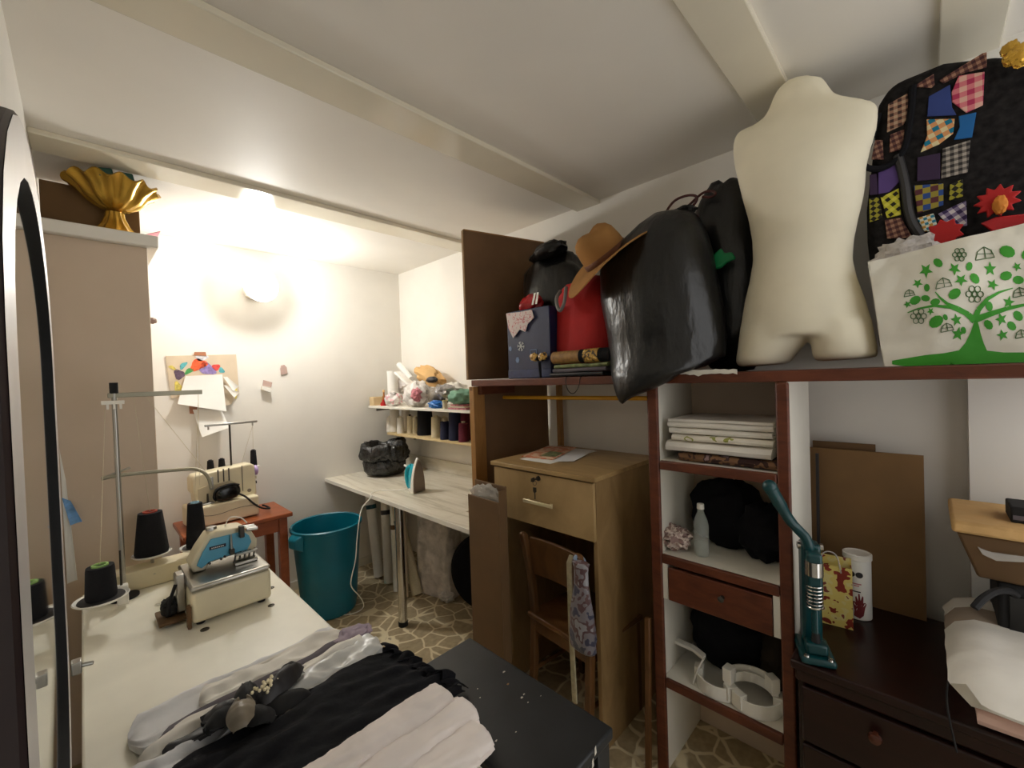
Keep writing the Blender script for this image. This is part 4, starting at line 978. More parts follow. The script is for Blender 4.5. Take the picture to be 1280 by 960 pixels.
# blue gift box
t = thing('gift_box', 'blue gift box with pale snowflakes at the panel end of the top board', 'box', (1.72, 1.5, TB))
gx = 1.645; a, b = P(636, 470, x=gx), P(689, 470, x=gx); gt = P(660, 386, x=gx).z
MB().bx(gx, gx+.14, b.y, a.y, TB, gt).build('body', 'denim', t, bevel=.004)
MB().bx(gx-.002, gx+.142, b.y-.002, a.y+.002, TB+.001, TB+.045).build('lower_band', 'denimdk', t, bevel=.002)
mb = MB(); q = P(651, 433, x=gx-.001)
for k in range(6):
    an = radians(60*k+10); d_ = Vector((0, cos(an), sin(an))); n_ = Vector((0, -sin(an), cos(an)))
    mb.prism([q+n_*.0025, q+d_*.026+n_*.0025, q+d_*.026-n_*.0025, q-n_*.0025], (-.0008, 0, 0))
    for s_ in (-1, 1): mb.prism([q+d_*.016, q+d_*.022+n_*.009*s_, q+d_*.025+n_*.008*s_], (-.0008, 0, 0))
mb.build('snowflake', 'flake', t)
for (u, v), r in (((647, 450), .014), ((638, 436), .012)):
    q = P(u, v, x=gx-.001); MB().prism([q+Vector((0, r*cos(2*pi*k/6), r*1.2*sin(2*pi*k/6))) for k in range(6)], (-.0008, 0, 0)).build('snow_print', 'flakeblue', t)
q = P(667, 444, x=gx-.001); mb = MB()
for y0, y1, z0, z1 in ((-.022, .022, -.03, -.027), (-.022, .022, .027, .03), (-.022, -.019, -.03, .03), (.019, .022, -.03, .03), (-.02, .02, -.002, .001)):
    mb.bx(q.x-.0008, q.x, q.y+y0, q.y+y1, q.z+z0, q.z+z1)
mb.build('window_print', 'flakeblue', t)
t = thing('gift_bag', 'red and white glossy bag sticking up out of the blue gift box', 'bag', (1.72, 1.55, gt))
q = P(662, 377, x=1.69); MB().blob((1.70, q.y, gt+.03), (.05, .075, .05), m=R('X', -20), amp=.3, fr=2.2, seed=31, ridge=.6).build('body', 'redgloss', t)
q2 = P(670, 374, x=1.66)
for k in range(2): MB().prism([q2+Vector((-.02, .012-.024*k, -.03)), q2+Vector((-.02, .0-.024*k, -.03)), q2+Vector((-.01, -.01-.02*k, .03)), q2+Vector((-.01, .002-.02*k, .03))], (-.003, 0, 0)).build('white_stripe', 'wplastic', t)
pts = [P(u, v, x=gx-.006) for u, v in ((633, 392), (650, 390), (665, 387), (668, 397), (660, 405), (657, 415), (650, 412), (642, 423), (636, 410))]
tag(MB().prism(pts, (-.004, 0, 0)).build('printed_wrapper', 'flakepat', bevel=.001), 'pale pink printed wrapper folded over the front of the blue gift box', 'wrapper')
# red bag with grey strap
t = thing('red_bag', 'red cloth bag with grey strap standing under the camel hat', 'bag', (1.78, 1.17, TB))
MB().blob((1.80, 1.2, TB+.23), (.12, .175, .25), p=3.2, amp=.07, fr=2, seed=33, zmin=TB).build('body', 'red', t)
q = P(705, 372, x=1.655)
MB().tube([q+Vector((.02, .035, .04)), q+Vector((-.01, .045, 0)), q+Vector((-.015, .02, -.075)), q+Vector((-.01, -.01, -.03)), q+Vector((.0, -.015, .05))], .009, 8, smooth=3).build('strap', 'grey', t)
# camel hat
hq = P(757, 320, x=1.63)
t = thing('hat', 'camel felt hat with wide brim leaning on the red bag', 'hat', hq)
vd = (hq-EYE).normalized(); hn = UP*.81-RT*.58; hn = (hn-vd*hn.dot(vd)).normalized()-vd*.10
hm = T(hq) @ hn.to_track_quat('Z', 'Y').to_matrix().to_4x4() @ T(0, 0, -.01)
def brim(r, z, th): return r, z+.02*(max(0, r-.09)/.1)*cos(2*th+.6)
MB(hm).lathe([(.088, .0), (.12, -.004), (.17, -.008), (.228, -.012), (.231, -.009), (.228, -.006), (.16, -.003), (.12, .002), (.09, .006)], (0, 0, 0), 64, brim).build('brim', 'felt', t)
MB(hm).lathe([(.1, -.004), (.1, .01), (.099, .05), (.094, .1), (.082, .128), (.06, .142), (.035, .142), (.004, .134)], (0, 0, 0), 56, lambda r, z, th: (r*(1-.08*max(0, cos(th-.5))*max(0, z-.07)/.07), z-.012*max(0, z-.1)/.04*abs(cos(th)))).build('crown', 'felt', t)
MB(hm).lathe([(.1015, .004), (.103, .006), (.1025, .026), (.1012, .028)], (0, 0, 0), 56).build('band', 'bandbrown', t)
# folded gold and dark cloths
for k, (mt, lb) in enumerate((('charcoal', 'lowest dark folded cloth under the gold trimmed roll'), ('cloth_mg', 'grey folded cloth in the pile beside the gift box'), ('olivepic', 'olive green folded cloth just under the gold trimmed roll'))):
    lay('folded_cloth', lb, 'cloth', (1.70, 1.17-.012*k, TB+.0005+.021*k), .30, .14, 2, .010, mt, seed=41+k)
q0 = P(693, 448, x=1.64); q1 = P(765, 436, x=1.64); q0.z = q1.z = TB+.095
t = thing('rolled_cloth', 'rolled gold and black trimmed cloth on the folded cloth pile', 'cloth', (q0+q1)/2)
MB().cyl(q0, q0*.5+q1*.5, .03, .03, 24).build('roll', 'goldcloth', t); MB().cyl(q0*.5+q1*.5, q0*.42+q1*.58, .0315, .0315, 24).build('black_band', 'blackcl', t)
MB().cyl(q0*.42+q1*.58, q0*.18+q1*.82, .0325, .0325, 24).build('gold_lace', 'goldlace', t); MB().cyl(q0*.18+q1*.82, q1, .031, .031, 24).build('black_end', 'blackcl', t)
q = P(673, 448, x=1.625); t = thing('gold_bow', 'small black bow with gold lace before the blue gift box', 'bow', (1.63, q.y, q.z-.02))
for s_ in (-1, 1): MB(T(q) @ R('X', 15*s_)).blob((0, s_*.028, 0), (.014, .028, .02), amp=.3, seed=s_+4).build('loop', 'goldlace', t)
MB().blob(q, (.014, .01, .014)).build('knot', 'blackcl', t)
z_ = MB().cyl(Vector((1.618, q.y-.012, q.z-.018)), Vector((1.625, q.y-.012, TB)), .008, .006, 8); z_.build('tail', 'blackcl', t)
pts = [P(706, 468, x=1.592)]; pts = [Vector((1.62, pts[0].y, TB+.004)), Vector((1.594, pts[0].y, TB)), Vector((1.59, pts[0].y-.01, TB-.06)), Vector((1.59, pts[0].y-.045, TB-.085)), Vector((1.59, pts[0].y-.08, TB-.05)), Vector((1.594, pts[0].y-.085, TB)), Vector((1.62, pts[0].y-.085, TB+.004))]
tag(MB().tube(pts, .002, 6, smooth=3).build('string_loop', 'blackmat'), 'thin dark string looping below the edge of the top board', 'string')

# big black bin bag drooping over the edge: outline taken row by row, real thickness
t = thing('bin_bag', 'biggest black rubbish bag slumped over the edge of the top board', 'plastic bag', (1.72, .8, TB))
rows = [(264, 835, 866, 1.76, .03), (270, 820, 873, 1.75, .08), (285, 802, 881, 1.73, .12), (310, 777, 889, 1.71, .155), (340, 757, 895, 1.70, .175), (380, 758, 902, 1.70, .185), (420, 764, 908, 1.70, .18), (450, 767, 905, 1.69, .16), (463, 767, 880, 1.63, .12), (472, 767, 850, 1.575, .07), (482, 769, 836, 1.565, .055), (492, 772, 815, 1.56, .045), (499, 775, 795, 1.555, .025), (502, 778, 786, 1.555, .01)]
rings = []
for i, (v, u0, u1, xc, dp) in enumerate(rows):
    a, b = P(u0, v+ (0 if v < 440 else 3), x=xc), P(u1, v-(0 if v < 440 else 5), x=xc); c_ = (a+b)/2; w = (a-b).length/2; up_ = (a-b).normalized()
    ring = []
    for k in range(56):
        th = 2*pi*k/56; zz = c_.z
        n_ = noise.noise(Vector((cos(th)*1.7, sin(th)*1.7, zz*4+3)))*.10+ (abs(noise.noise(Vector((cos(th)*4.5+zz*3, sin(th)*4.5, zz*9))))-.2)*.08
        ring.append(c_+up_*(w*cos(th)*(1+n_*.25))+Vector((-dp*sin(th)*(1+n_), 0, 0)))
    rings.append(ring)
MB().loft(rings).build('body', 'plastic', t, smooth=80)
q = P(852, 264, x=1.76); MB().blob(q+Vector((.01, 0, .0)), (.03, .055, .02), amp=.4, seed=51, ridge=.5).build('gathered_neck', 'plastic', t)
t = thing('bin_bag', 'black rubbish bag wedged between the biggest bag and the dress form', 'plastic bag', (1.96, .62, TB))
MB().blob((1.965, .60, TB+.40), (.12, .17, .43), amp=.1, fr=2.4, seed=55, ridge=.3, zmin=TB).build('body', 'plastic', t)
q = P(906, 324, x=1.79)
mb = MB(); pts = [q+Vector((0, dy, dz)) for dy, dz in ((.05, -.035), (.05, .0), (.03, .03), (.008, .045), (-.002, .02), (-.03, .02), (-.045, -.01), (-.01, -.018), (.01, -.035))]
tag(mb.prism(pts, (-.02, 0, .0)).build('green_ribbon', 'emer', bevel=.008), 'crumpled green ribbon tied on the rear black bag by the dress form', 'ribbon')
# clothes hangers
def hanger(px, x, lab):
    pts = [P(u, v, x=x) for u, v in px]
    return tag(MB().tube(pts, .0055, 8, smooth=3).build('clothes_hanger', 'darkred'), lab, 'hanger')
hanger([(819, 271), (826, 265), (832, 268), (834, 262), (843, 250), (858, 244), (870, 244), (872, 250), (864, 260), (850, 268), (838, 272), (833, 270)], 1.86, 'dark red hanger lying looped on top of the biggest black bag')
hanger([(846, 266), (860, 258), (872, 246), (880, 240), (890, 238), (896, 242), (888, 247), (878, 246)], 1.87, 'dark red hanger whose hook points at the dress form')

# ---------------- dress form
t = thing('dress_form', 'cream jersey covered female torso dress form standing on the top board', 'dress form', (1.76, .32, TB))
MXC = 1.755
mrows = [(101, 985, 1030, .05), (111, 973, 1037, .06), (121, 967, 1044, .062), (126, 964, 1060, .056), (129, 963, 1090, .05), (134, 961, 1098, .054), (146, 955, 1099, .062), (158, 938, 1097, .07), (164, 922, 1096, .074), (176, 917, 1093, .086), (190, 917, 1088, .104), (210, 920, 1083, .128), (230, 925, 1082, .14), (250, 930, 1079, .14), (275, 937, 1073, .118), (300, 941, 1068, .103), (325, 942, 1066, .103), (350, 938, 1072, .112), (375, 932, 1082, .122), (400, 928, 1089, .126), (420, 925, 1093, .12)]
def mring(v, u0, u1, dp, n=48, sk=.0):
    a, b = P(u0, v+3, x=MXC), P(u1, v-2, x=MXC); c_ = (a+b)/2; w = (a-b).length/2; e = (a-b).normalized(); ring = []
    for k in range(n):
        th = 2*pi*k/n; s_ = sin(th); f_ = dp*(1.0 if s_ > 0 else .9)
        ring.append(c_+e*(w*cos(th))+Vector((-f_*s_, 0, 0)))
    return ring
mb = MB(); mb.loft([mring(*r) for r in mrows])
def limb(pts):
    mb.loft([[c_+a*(ra*cos(2*pi*k/28))+b*(rb*sin(2*pi*k/28)) for k in range(28)] for c_, a, b, ra, rb in pts])
for (v0, l0, r0), (v1, l1, r1), (v2, l2, r2) in (((405, 927, 1014), (430, 924, 1008), (456, 922, 990)), ((400, 1006, 1090), (425, 1014, 1095), (449, 1017, 1098))):
    mb.loft([mring(v0, l0, r0, .11, 36), mring(v1, l1, r1, .108, 36), mring(v2-6, l2-1, r2+1, .1, 36), mring(v2, l2+3, r2-3, .085, 36)])
mb.build('torso', 'jersey', t, remesh=.011)
q = P(930, 168, x=MXC); tag(MB().prism([P(925, 180, x=MXC+.03), P(930, 163, x=MXC+.03), P(946, 158, x=MXC+.03), P(955, 154, x=MXC+.03), P(952, 163, x=MXC+.03), P(936, 170, x=MXC+.03)], (.004, 0, 0)).build('film_scrap', 'film'), 'scrap of clear film behind the shoulder of the dress form', 'film')

# ---------------- patchwork bag
PX = 1.80
t = thing('patchwork_bag', 'big black bag sewn with plaid and coloured patches beside the dress form', 'bag', (1.9, -.05, TB))
out = [(1097, 128), (1112, 102), (1180, 74), (1245, 66), (1300, 66), (1330, 90), (1330, 300), (1300, 445), (1100, 445), (1083, 300), (1082, 262)]
pts = [P(u, v, x=PX) for u, v in out]
mb = MB(); mb.prism(pts, (.22, 0, 0)); mb.build('body', 'patchbag', t, bevel=.035, seg=4)
def patch(px, mat, off=.004, nm='patch'):
    pts = [P(u, v, x=PX-.001) for u, v in px]
    MB().prism(pts, (-off, 0, 0)).build(nm, mat, t, bevel=.0015)
def Z(u, v): return (1060+u*220/812, 40+v*260/960)
def pz(mat, *q, **k): patch([Z(*a) for a in q], mat, **k)
pz('pl_brown', (185, 335), (275, 285), (285, 380), (255, 430), (180, 465))
pz('pl_pink', (510, 205), (630, 185), (622, 340), (545, 375), (480, 325), (478, 280))
pz('pl_maroon', (420, 225), (620, 100), (640, 95), (640, 165), (540, 190), (440, 240))
pz('pt_blue', (372, 300), (470, 245), (480, 350), (500, 385), (365, 392))
pz('pl_teal', (362, 405), (492, 402), (485, 470), (420, 520), (335, 557), (365, 480))
pz('pt_blue2', (510, 390), (592, 372), (572, 488), (488, 500), (515, 440))
pz('pl_grey', (435, 540), (565, 500), (552, 650), (430, 678))
pz('pt_plum', (320, 580), (425, 560), (425, 680), (318, 690))
pz('pt_purple', (140, 650), (250, 600), (250, 680), (190, 740), (140, 750))
pz('pl_dog', (150, 765), (235, 722), (245, 845), (180, 860))
pz('pl_blue', (303, 710), (440, 700), (440, 800), (320, 840))
pz('pl_yb', (470, 705), (530, 680), (530, 760), (465, 780))
pz('pl_ging', (415, 840), (545, 778), (550, 895), (470, 905))
pz('pl_cyan', (318, 860), (395, 838), (420, 920), (350, 922))
pz('pl_maroon', (108, 590), (125, 500), (160, 500), (165, 590))
pz('pl_maroon', (170, 868), (245, 858), (300, 950), (180, 955))
pz('pl_yb', (98, 770), (142, 762), (160, 860), (100, 880))
pz('pt_plum', (100, 660), (132, 655), (138, 750), (100, 755))
pz('pl_maroon', (195, 475), (262, 450), (255, 540), (190, 560))
pz('pl_maroon', (300, 255), (395, 195), (400, 245), (385, 260))
MB().tube([P(*Z(140, 380), x=PX-.004), P(*Z(100, 520), x=PX-.02), P(*Z(55, 620), x=PX-.02), P(*Z(150, 640), x=PX-.01), P(*Z(260, 570), x=PX-.006), P(*Z(290, 380), x=PX-.006), P(*Z(300, 250), x=PX-.004)], .009, 8, smooth=2).build('strap', 'blackcl', t)
MB().tube([P(*Z(230, 570), x=PX-.004), P(*Z(265, 700), x=PX-.006), P(*Z(280, 860), x=PX-.006), P(*Z(340, 950), x=PX-.004)], .012, 8, smooth=2).build('piping', 'charcoal', t)
# felt flowers before the patchwork bag
def star(c, r0, r1, n, seed=0):
    return [c+Vector((0, (r1 if k % 2 else r0*(1+.25*noise.noise(Vector((k, seed, 0)))))*cos(pi*k/n), (r1 if k % 2 else r0)*sin(pi*k/n))) for k in range(2*n)]
t = thing('felt_flower', 'red felt flower with orange centre above the tote bag', 'flower', P(1245, 270, x=1.76))
MB().prism(star(P(1246, 252, x=1.766), .045, .03, 11), (-.012, 0, 0)).build('petals', 'red', t, bevel=.003)
MB().blob(P(1250, 256, x=1.75), (.012, .014, .024), amp=.2).build('centre', 'orangefelt', t)
MB().prism([P(u, v, x=1.764) for u, v in ((1225, 280), (1245, 272), (1282, 268), (1282, 282), (1240, 290))], (-.01, 0, 0)).build('lower_petals', 'redgloss', t, bevel=.003)
t2 = tag(MB().prism(star(P(1180, 292, x=1.752), .042, .03, 9, 3), (-.012, 0, 0)).build('felt_flower', 'red', bevel=.003), 'plain red felt flower peeking over the tote bag edge', 'flower')
t = thing('gold_flower', 'shiny gold fabric flower on top of the patchwork bag', 'flower', P(1268, 72, x=1.78))
for k, (u, v) in enumerate(((1263, 62), (1272, 65), (1266, 72), (1276, 74))):
    MB().blob(P(u, v, x=1.775-.006*k), (.012, .018, .02), amp=.3, seed=k).build('petal', 'gold', t)

# ---------------- tote bag with tree print
TX = 1.665
t = thing('tote_bag', 'white tote bag printed with a green tree at the board end', 'bag', (1.78, -.08, TB))
c1, c2, c3, c4 = P(1086, 327, x=TX), P(1330, 268, x=TX), P(1330, 470, x=TX), P(1106, 456, x=TX)
c3.z = c4.z = TB+.0005
def wr(y, z):
    h = min(1, max(0, (z-TB)/.08))
    return h*(.018*noise.noise(Vector((3, y*9, z*7)))+.009*noise.noise(Vector((8, y*22+z*9, z*18))))
def tote(u, v):
    q = (c1*(1-u)+c2*u)*(1-v)+(c4*(1-u)+c3*u)*v
    return Vector((TX+wr(q.y, q.z)-.02*sin(pi*v)*sin(pi*min(1, u*1.3)), q.y, q.z))
def tinv(y, z):
    u = .5; v = .5
    for _ in range(30):
        q = (c1*(1-u)+c2*u)*(1-v)+(c4*(1-u)+c3*u)*v
        v -= (q.z-z)/((c4.z+c3.z-c1.z-c2.z)/2) * .8; u -= (q.y-y)/((c2.y+c3.y-c1.y-c4.y)/2)*.8
    return min(1, max(0, u)), min(1, max(0, v))
MB().sheet(tote, 60, 40, .003).build('front', 'canvas', t, smooth=70)
mb = MB(); b1 = Vector((.22, 0, -.005))
for (p_, q_) in ((c1, c4), (c2, c3)): mb.prism([p_+Vector((.004, 0, 0)), p_+b1, q_+Vector((.22, 0, 0)), q_+Vector((.004, 0, 0))], (0, .003, 0))
mb.build('side', 'canvas', t)
MB().prism([c1+b1, c2+b1, c3+Vector((.22, 0, 0)), c4+Vector((.22, 0, 0))], (-.003, 0, 0)).build('back', 'canvas', t)
def tp(u, v, o=.004):
    q = P(u, v, x=TX-.01); a, b = tinv(q.y, q.z); s_ = tote(a, b); return s_+Vector((-o, 0, 0))
def W4(u, v): return (1060+u*220/960, 280+v*220/960)
def tprint(mb, pts, sub=1, o=.004):
    """a print lying on the cloth: polygon cut into a fan following the folds"""
    pts = [Vector((*p_, 0)) for p_ in pts]; dense = []
    for i, p_ in enumerate(pts):
        q_ = pts[(i+1) % len(pts)]; n_ = max(1, int((q_-p_).length/4))
        for k in range(n_): dense.append(p_.lerp(q_, k/n_))
    c_ = sum(dense, Vector())/len(dense)
    R1 = [mb.v(tp(p_.x, p_.y, o)) for p_ in dense]; R2 = [mb.v(tp(*(p_.lerp(c_, .5)).xy, o)) for p_ in dense]; C = mb.v(tp(c_.x, c_.y, o)); n_ = len(dense)
    for i in range(n_):
        mb.f([R1[i], R1[(i+1) % n_], R2[(i+1) % n_], R2[i]]); mb.f([R2[i], R2[(i+1) % n_], C])
mb = MB()
# ground band in vertical slices, then trunk
top = [(240, 745), (330, 730), (420, 715), (520, 705), (600, 690), (700, 690), (760, 690), (850, 700), (960, 700), (1080, 690)]
bot = [(240, 765), (330, 780), (420, 785), (520, 805), (600, 805), (700, 805), (760, 805), (850, 812), (960, 808), (1080, 800)]
for k in range(len(top)-1): tprint(mb, [W4(*top[k]), W4(*top[k+1]), W4(*bot[k+1]), W4(*bot[k])])
for l_, r_, v0, v1 in (((680, 690), (715, 705), 525, 560), ((665, 680), (725, 715), 560, 600), ((640, 665), (742, 725), 600, 650), ((600, 640), (762, 742), 650, 695)):
    tprint(mb, [W4(l_[1], v0), W4(r_[1], v0), W4(r_[0], v1), W4(l_[0], v1)])
mb.build('ground_print', 'green', t, smooth=80)
def branch(mb, pts, w0, w1):
    for k in range(len(pts)-1):
        a, b = Vector((*W4(*pts[k]), 0)), Vector((*W4(*pts[k+1]), 0)); d_ = (b-a).normalized(); n_ = Vector((-d_.y, d_.x, 0))
        wa = w0+(w1-w0)*k/(len(pts)-1); wb = w0+(w1-w0)*(k+1)/(len(pts)-1)
        tprint(mb, [(a+n_*wa).xy, (b+n_*wb).xy, (b-n_*wb).xy, (a-n_*wa).xy], o=.0045)
mb = MB()
branch(mb, [(690, 530), (655, 495), (600, 465), (540, 440), (500, 405), (475, 375)], 4.2, .5)
branch(mb, [(690, 530), (640, 490), (560, 458), (470, 450), (380, 465), (325, 485)], 3.2, .5)
branch(mb, [(690, 525), (710, 470), (760, 410), (830, 370), (905, 345)], 4.2, .5)
branch(mb, [(700, 520), (780, 490), (870, 460), (960, 440), (1060, 430)], 4.2, 1)
mb.build('branch_print', 'green', t, smooth=80)
mb = MB(); rnd = random.Random(5)
leaves = [(490, 215, 24, 'l'), (425, 255, 34, 's'), (660, 235, 20, 'l'), (380, 325, 24, 's'), (430, 350, 18, 'l'), (367, 418, 26, 'l'), (423, 408, 20, 'l'), (475, 430, 22, 'l'), (615, 310, 30, 's'), (690, 300, 26, 'l'), (580, 385, 30, 'l'), (790, 330, 28, 's'), (865, 280, 28, 'l'), (775, 245, 32, 's'), (870, 150, 36, 'l'), (925, 230, 22, 's'), (935, 300, 26, 'l'), (770, 450, 22, 'l'), (880, 425, 30, 's'), (480, 535, 34, 'l'), (450, 480, 18, 's'), (580, 250, 30, 's'), (835, 520, 30, 's'), (765, 550, 24, 'l'), (895, 555, 24, 'l'), (930, 500, 26, 'l'), (845, 605, 28, 's'), (600, 600, 32, 's'), (630, 580, 16, 'l'), (590, 525, 28, 's'), (325, 440, 18, 's'), (980, 160, 30, 'l'), (1000, 360, 30, 'l'), (1040, 240, 30, 's'), (1010, 560, 30, 'l'), (530, 512, 14, 'l')]
for u, v, r, k_ in leaves:
    r *= 1.3
    an = rnd.uniform(0, 6.28); pts = []
    n_ = 10
    for k in range(n_):
        th = 2*pi*k/n_; rr = r*(.95 if k_ == 'l' else (1.0 if k % 2 else .42)); 
        e = (rr*cos(th), rr*.72*sin(th)) if k_ == 'l' else (rr*cos(th), rr*.9*sin(th))
        pts.append(W4(u+e[0]*cos(an)-e[1]*sin(an), v+e[0]*sin(an)+e[1]*cos(an)))
    tprint(mb, pts, o=.0042)
mb.build('leaf_print', 'green', t, smooth=80)
for u, v, r in ((607, 172, 30), (690, 385, 38), (385, 505, 34)):
    mb = MB()
    for k in range(6):
        a = 2*pi*k/6; c_ = (u+r*.85*cos(a), v+r*.85*sin(a))
        ring = [tp(*W4(c_[0]+r*.42*cos(2*pi*j/12), c_[1]+r*.42*sin(2*pi*j/12)), .004) for j in range(12)]; mb.tube(ring, .0011, 4, closed=True)
    ring = [tp(*W4(u+r*.35*cos(2*pi*j/10), v+r*.35*sin(2*pi*j/10)), .004) for j in range(10)]; mb.tube(ring, .0013, 4, closed=True)
    mb.build('flower_print', 'dkgreen', t)
for u, v, r in ((745, 165, 50), (520, 330, 42), (335, 380, 28), (540, 568, 34), (945, 370, 40), (950, 600, 34)):
    mb = MB()
    h = [(-1, .7), (-.8, -.2), (-.1, -.75), (.7, -.45), (1.1, .3), (-1, .7)]
    mb.tube([tp(*W4(u+r*a, v+r*b), .004) for a, b in h], .0012, 4)
    for l_ in (((-.85, .05), (1.0, -.1)), ((-.1, -.75), (.15, .5))): mb.tube([tp(*W4(u+r*a, v+r*b), .004) for a, b in l_], .001, 4)
    mb.build('house_print', 'dkgreen', t)

q = P(1135, 310, x=1.74); t2 = tag(MB().blob(q+Vector((0, 0, -.02)), (.03, .075, .05), amp=.4, seed=61, ridge=.5).build('film_bag', 'greyfilm'), 'crumpled white plastic bag poking out of the tote bag', 'plastic bag')

# ================================================================ chest of drawers and what stands on it
t = thing('chest_of_drawers', 'dark mahogany chest of drawers under the loaded top board', 'chest of drawers', (1.79, -.16, 0))
CT = .72
MB().bx(1.505, 2.07, -.66, .313, CT-.028, CT).build('top', 'mahog', t, bevel=.006)
MB().bx(1.54, 2.06, -.645, .3, .04, CT-.0285).build('carcass', 'mahog', t, bevel=.002)
MB().bx(1.522, 1.5395, -.65, .304, CT-.07, CT-.0285).build('moulding', 'mahog', t, bevel=.006)
for k, (z0, z1) in enumerate(((.47, .64), (.27, .46), (.07, .26))):
    d = MB().bx(1.52, 1.5395, -.63, .288, z0, z1).build('drawer', 'mahog', t, bevel=.005)
    for y in (.115, -.45):
        q = P(1079, 911, x=1.52); z = q.z if k == 0 else (z0+z1)/2
        kn = MB().lathe([(.003, 0), (.009, 0), (.008, .01), (.016, .018), (.013, .027), (.003, .03)], (1.52, y, z), 22, m=R('Y', -90)); kn.build('knob', 'knobwood', d)
for x in (1.56, 2.04):
    for y in (-.62, .28): MB().bx(x-.02, x+.02, y-.02, y+.02, .0, .0395).build('foot', 'mahog', t)
tag(MB(T(2.03, -.02, CT+.001) @ R('Y', 3.2)).bx(0, .012, .03, .385, 0, .575).build('cardboard_sheet', 'kraft'), 'large cardboard sheet standing on the chest against the wall', 'cardboard')
tag(MB(T(2.046, .0, CT+.001) @ R('Y', 2.0)).bx(.016, .024, .14, .335, 0, .60).build('cardboard_sheet', 'kraftdk'), 'second cardboard sheet whose top peeks out behind the large one', 'cardboard')
tag(MB(T(1.985, .28, CT+.001) @ R('Y', 2)).bx(0, .014, .025, .034, 0, .56).build('dark_strip', 'charcoal'), 'narrow dark strip standing beside the cardboard and the upright', 'strip')
# gift bag
q = P(1026, 782, x=1.80); q.z = CT
t = thing('gift_bag', 'open yellow paper bag with red brown print behind the green press', 'bag', (1.84, .28, CT))
gm = T(1.83, .262, CT+.001) @ R('Z', 8)
wv = P(1052, 710, x=1.8).z-CT
mb = MB(gm); w = .003
mb.bx(-.035, -.035+w, -.07, .045, 0, wv); mb.bx(.035-w, .035, -.07, .045, 0, wv+.012); mb.bx(-.032, .032, -.07, -.07+w, 0, wv-.01); mb.bx(-.032, .032, .045-w, .045, 0, wv); mb.bx(-.032, .032, -.067, .042, 0, .003)
mb.build('bag_body', 'giftpat', t)
MB(gm).tube([(-.036, -.04, wv-.02), (-.04, -.03, wv+.05), (-.04, .01, wv+.05), (-.036, .025, wv-.02)], .0025, 6, smooth=3).build('handle', 'film', t)
# canister
q = P(1073, 769, z=CT); q = Vector((1.93, P(1073, 769, x=1.93).y, CT+.001))
hc = P(1070, 690, x=1.93).z-CT; r = .039
t = thing('canister', 'white canister with a dark red hand print beside the yellow paper bag', 'canister', q)
MB().lathe([(.003, 0), (r, 0), (r, hc-.02), (.003, hc-.02)], q, 40).build('can', 'paper', t, bevel=.002)
MB().lathe([(.003, hc-.0195), (r+.003, hc-.0195), (r+.003, hc-.002), (r-.003, hc), (r-.006, hc-.003), (.003, hc-.003)], q, 40).build('lid', 'wplastic', t)
va = math.atan2(EYE.y-q.y, EYE.x-q.x)
def onc(a, z, o=.0007): return q+Vector(((r+o)*cos(va+a), (r+o)*sin(va+a), z))
def cprint(nm, pts, mat):
    mb = MB(); dense = []
    for i, p_ in enumerate(pts):
        n_ = pts[(i+1) % len(pts)]
        for k in range(4): dense.append((p_[0]+(n_[0]-p_[0])*k/4, p_[1]+(n_[1]-p_[1])*k/4))
    c_ = (sum(p_[0] for p_ in dense)/len(dense), sum(p_[1] for p_ in dense)/len(dense)); C = mb.v(onc(*c_))
    V_ = [mb.v(onc(*p_)) for p_ in dense]
    for i in range(len(V_)): mb.f([V_[i], V_[(i+1) % len(V_)], C])
    mb.build(nm, mat, t)
for a in (-.45, .12): cprint('round_mark', [(a+.27*cos(2*pi*k/14), hc*.70+.27*r*sin(2*pi*k/14)) for k in range(14)], 'charcoal')
for a0, a1, z in ((-.45, .25, .55), (-.3, .1, .52), (-.4, .2, .43)): cprint('text_bar', [(a0, hc*z), (a1, hc*z), (a1, hc*(z+.018)), (a0, hc*(z+.018))], 'charcoal' if z < .5 else 'w_rose')
hp = [(-.32, .03), (.1, .0), (.38, .06), (.5, .2), (.62, .27), (.5, .3), (.36, .22), (.38, .40), (.3, .42), (.2, .26), (.12, .45), (.02, .45), (.0, .26), (-.12, .40), (-.2, .38), (-.14, .22), (-.34, .3), (-.4, .26), (-.26, .14)]
cprint('hand_print', [(a, hc*(.03+z*.85)) for a, z in hp], 'handred')
# hand press
q = Vector((1.585, .265, CT+.001))
t = thing('hand_press', 'dark green lever hand press standing on the chest corner', 'press', q)
m = T(q) @ R('Z', 20)
MB(m).bx(-.075, .06, -.045, .045, 0, .022).build('base', 'teal2', t, bevel=.008, seg=3)
mb = MB(m); mb.bx(-.0, .055, -.026, .026, .0222, .34); mb.bx(-.05, .0, -.02, .02, .2, .33); mb.build('column', 'teal2', t, bevel=.008, seg=3)
MB(m).bx(-.055, -.015, -.028, .028, .0222, .055).build('anvil', 'teal2', t, bevel=.006)
MB(m).cyl((-.035, 0, .0552), (-.035, 0, .085), .012, .01, 16).build('die', 'blackmat', t)
MB(m).cyl((-.035, 0, .085), (-.035, 0, .29), .011, .011, 16).build('plunger', 'teal2', t)
mb = MB(m); pts = [(-.035+.02*cos(2*pi*k/12), .02*sin(2*pi*k/12), .16+k*.0009) for k in range(0, 84)]
mb.tube(pts, .0028, 6); mb.build('spring', 'chrome', t)
MB(m).cyl((-.035, 0, .262), (-.035, 0, .305), .0235, .0235, 20).build('collar', 'chrome', t)
for y in (-.03, .03): MB(m).cyl((.02, y-.004, .33), (.02, y+.004, .33), .012, .012, 16).build('pivot', 'chrome', t)
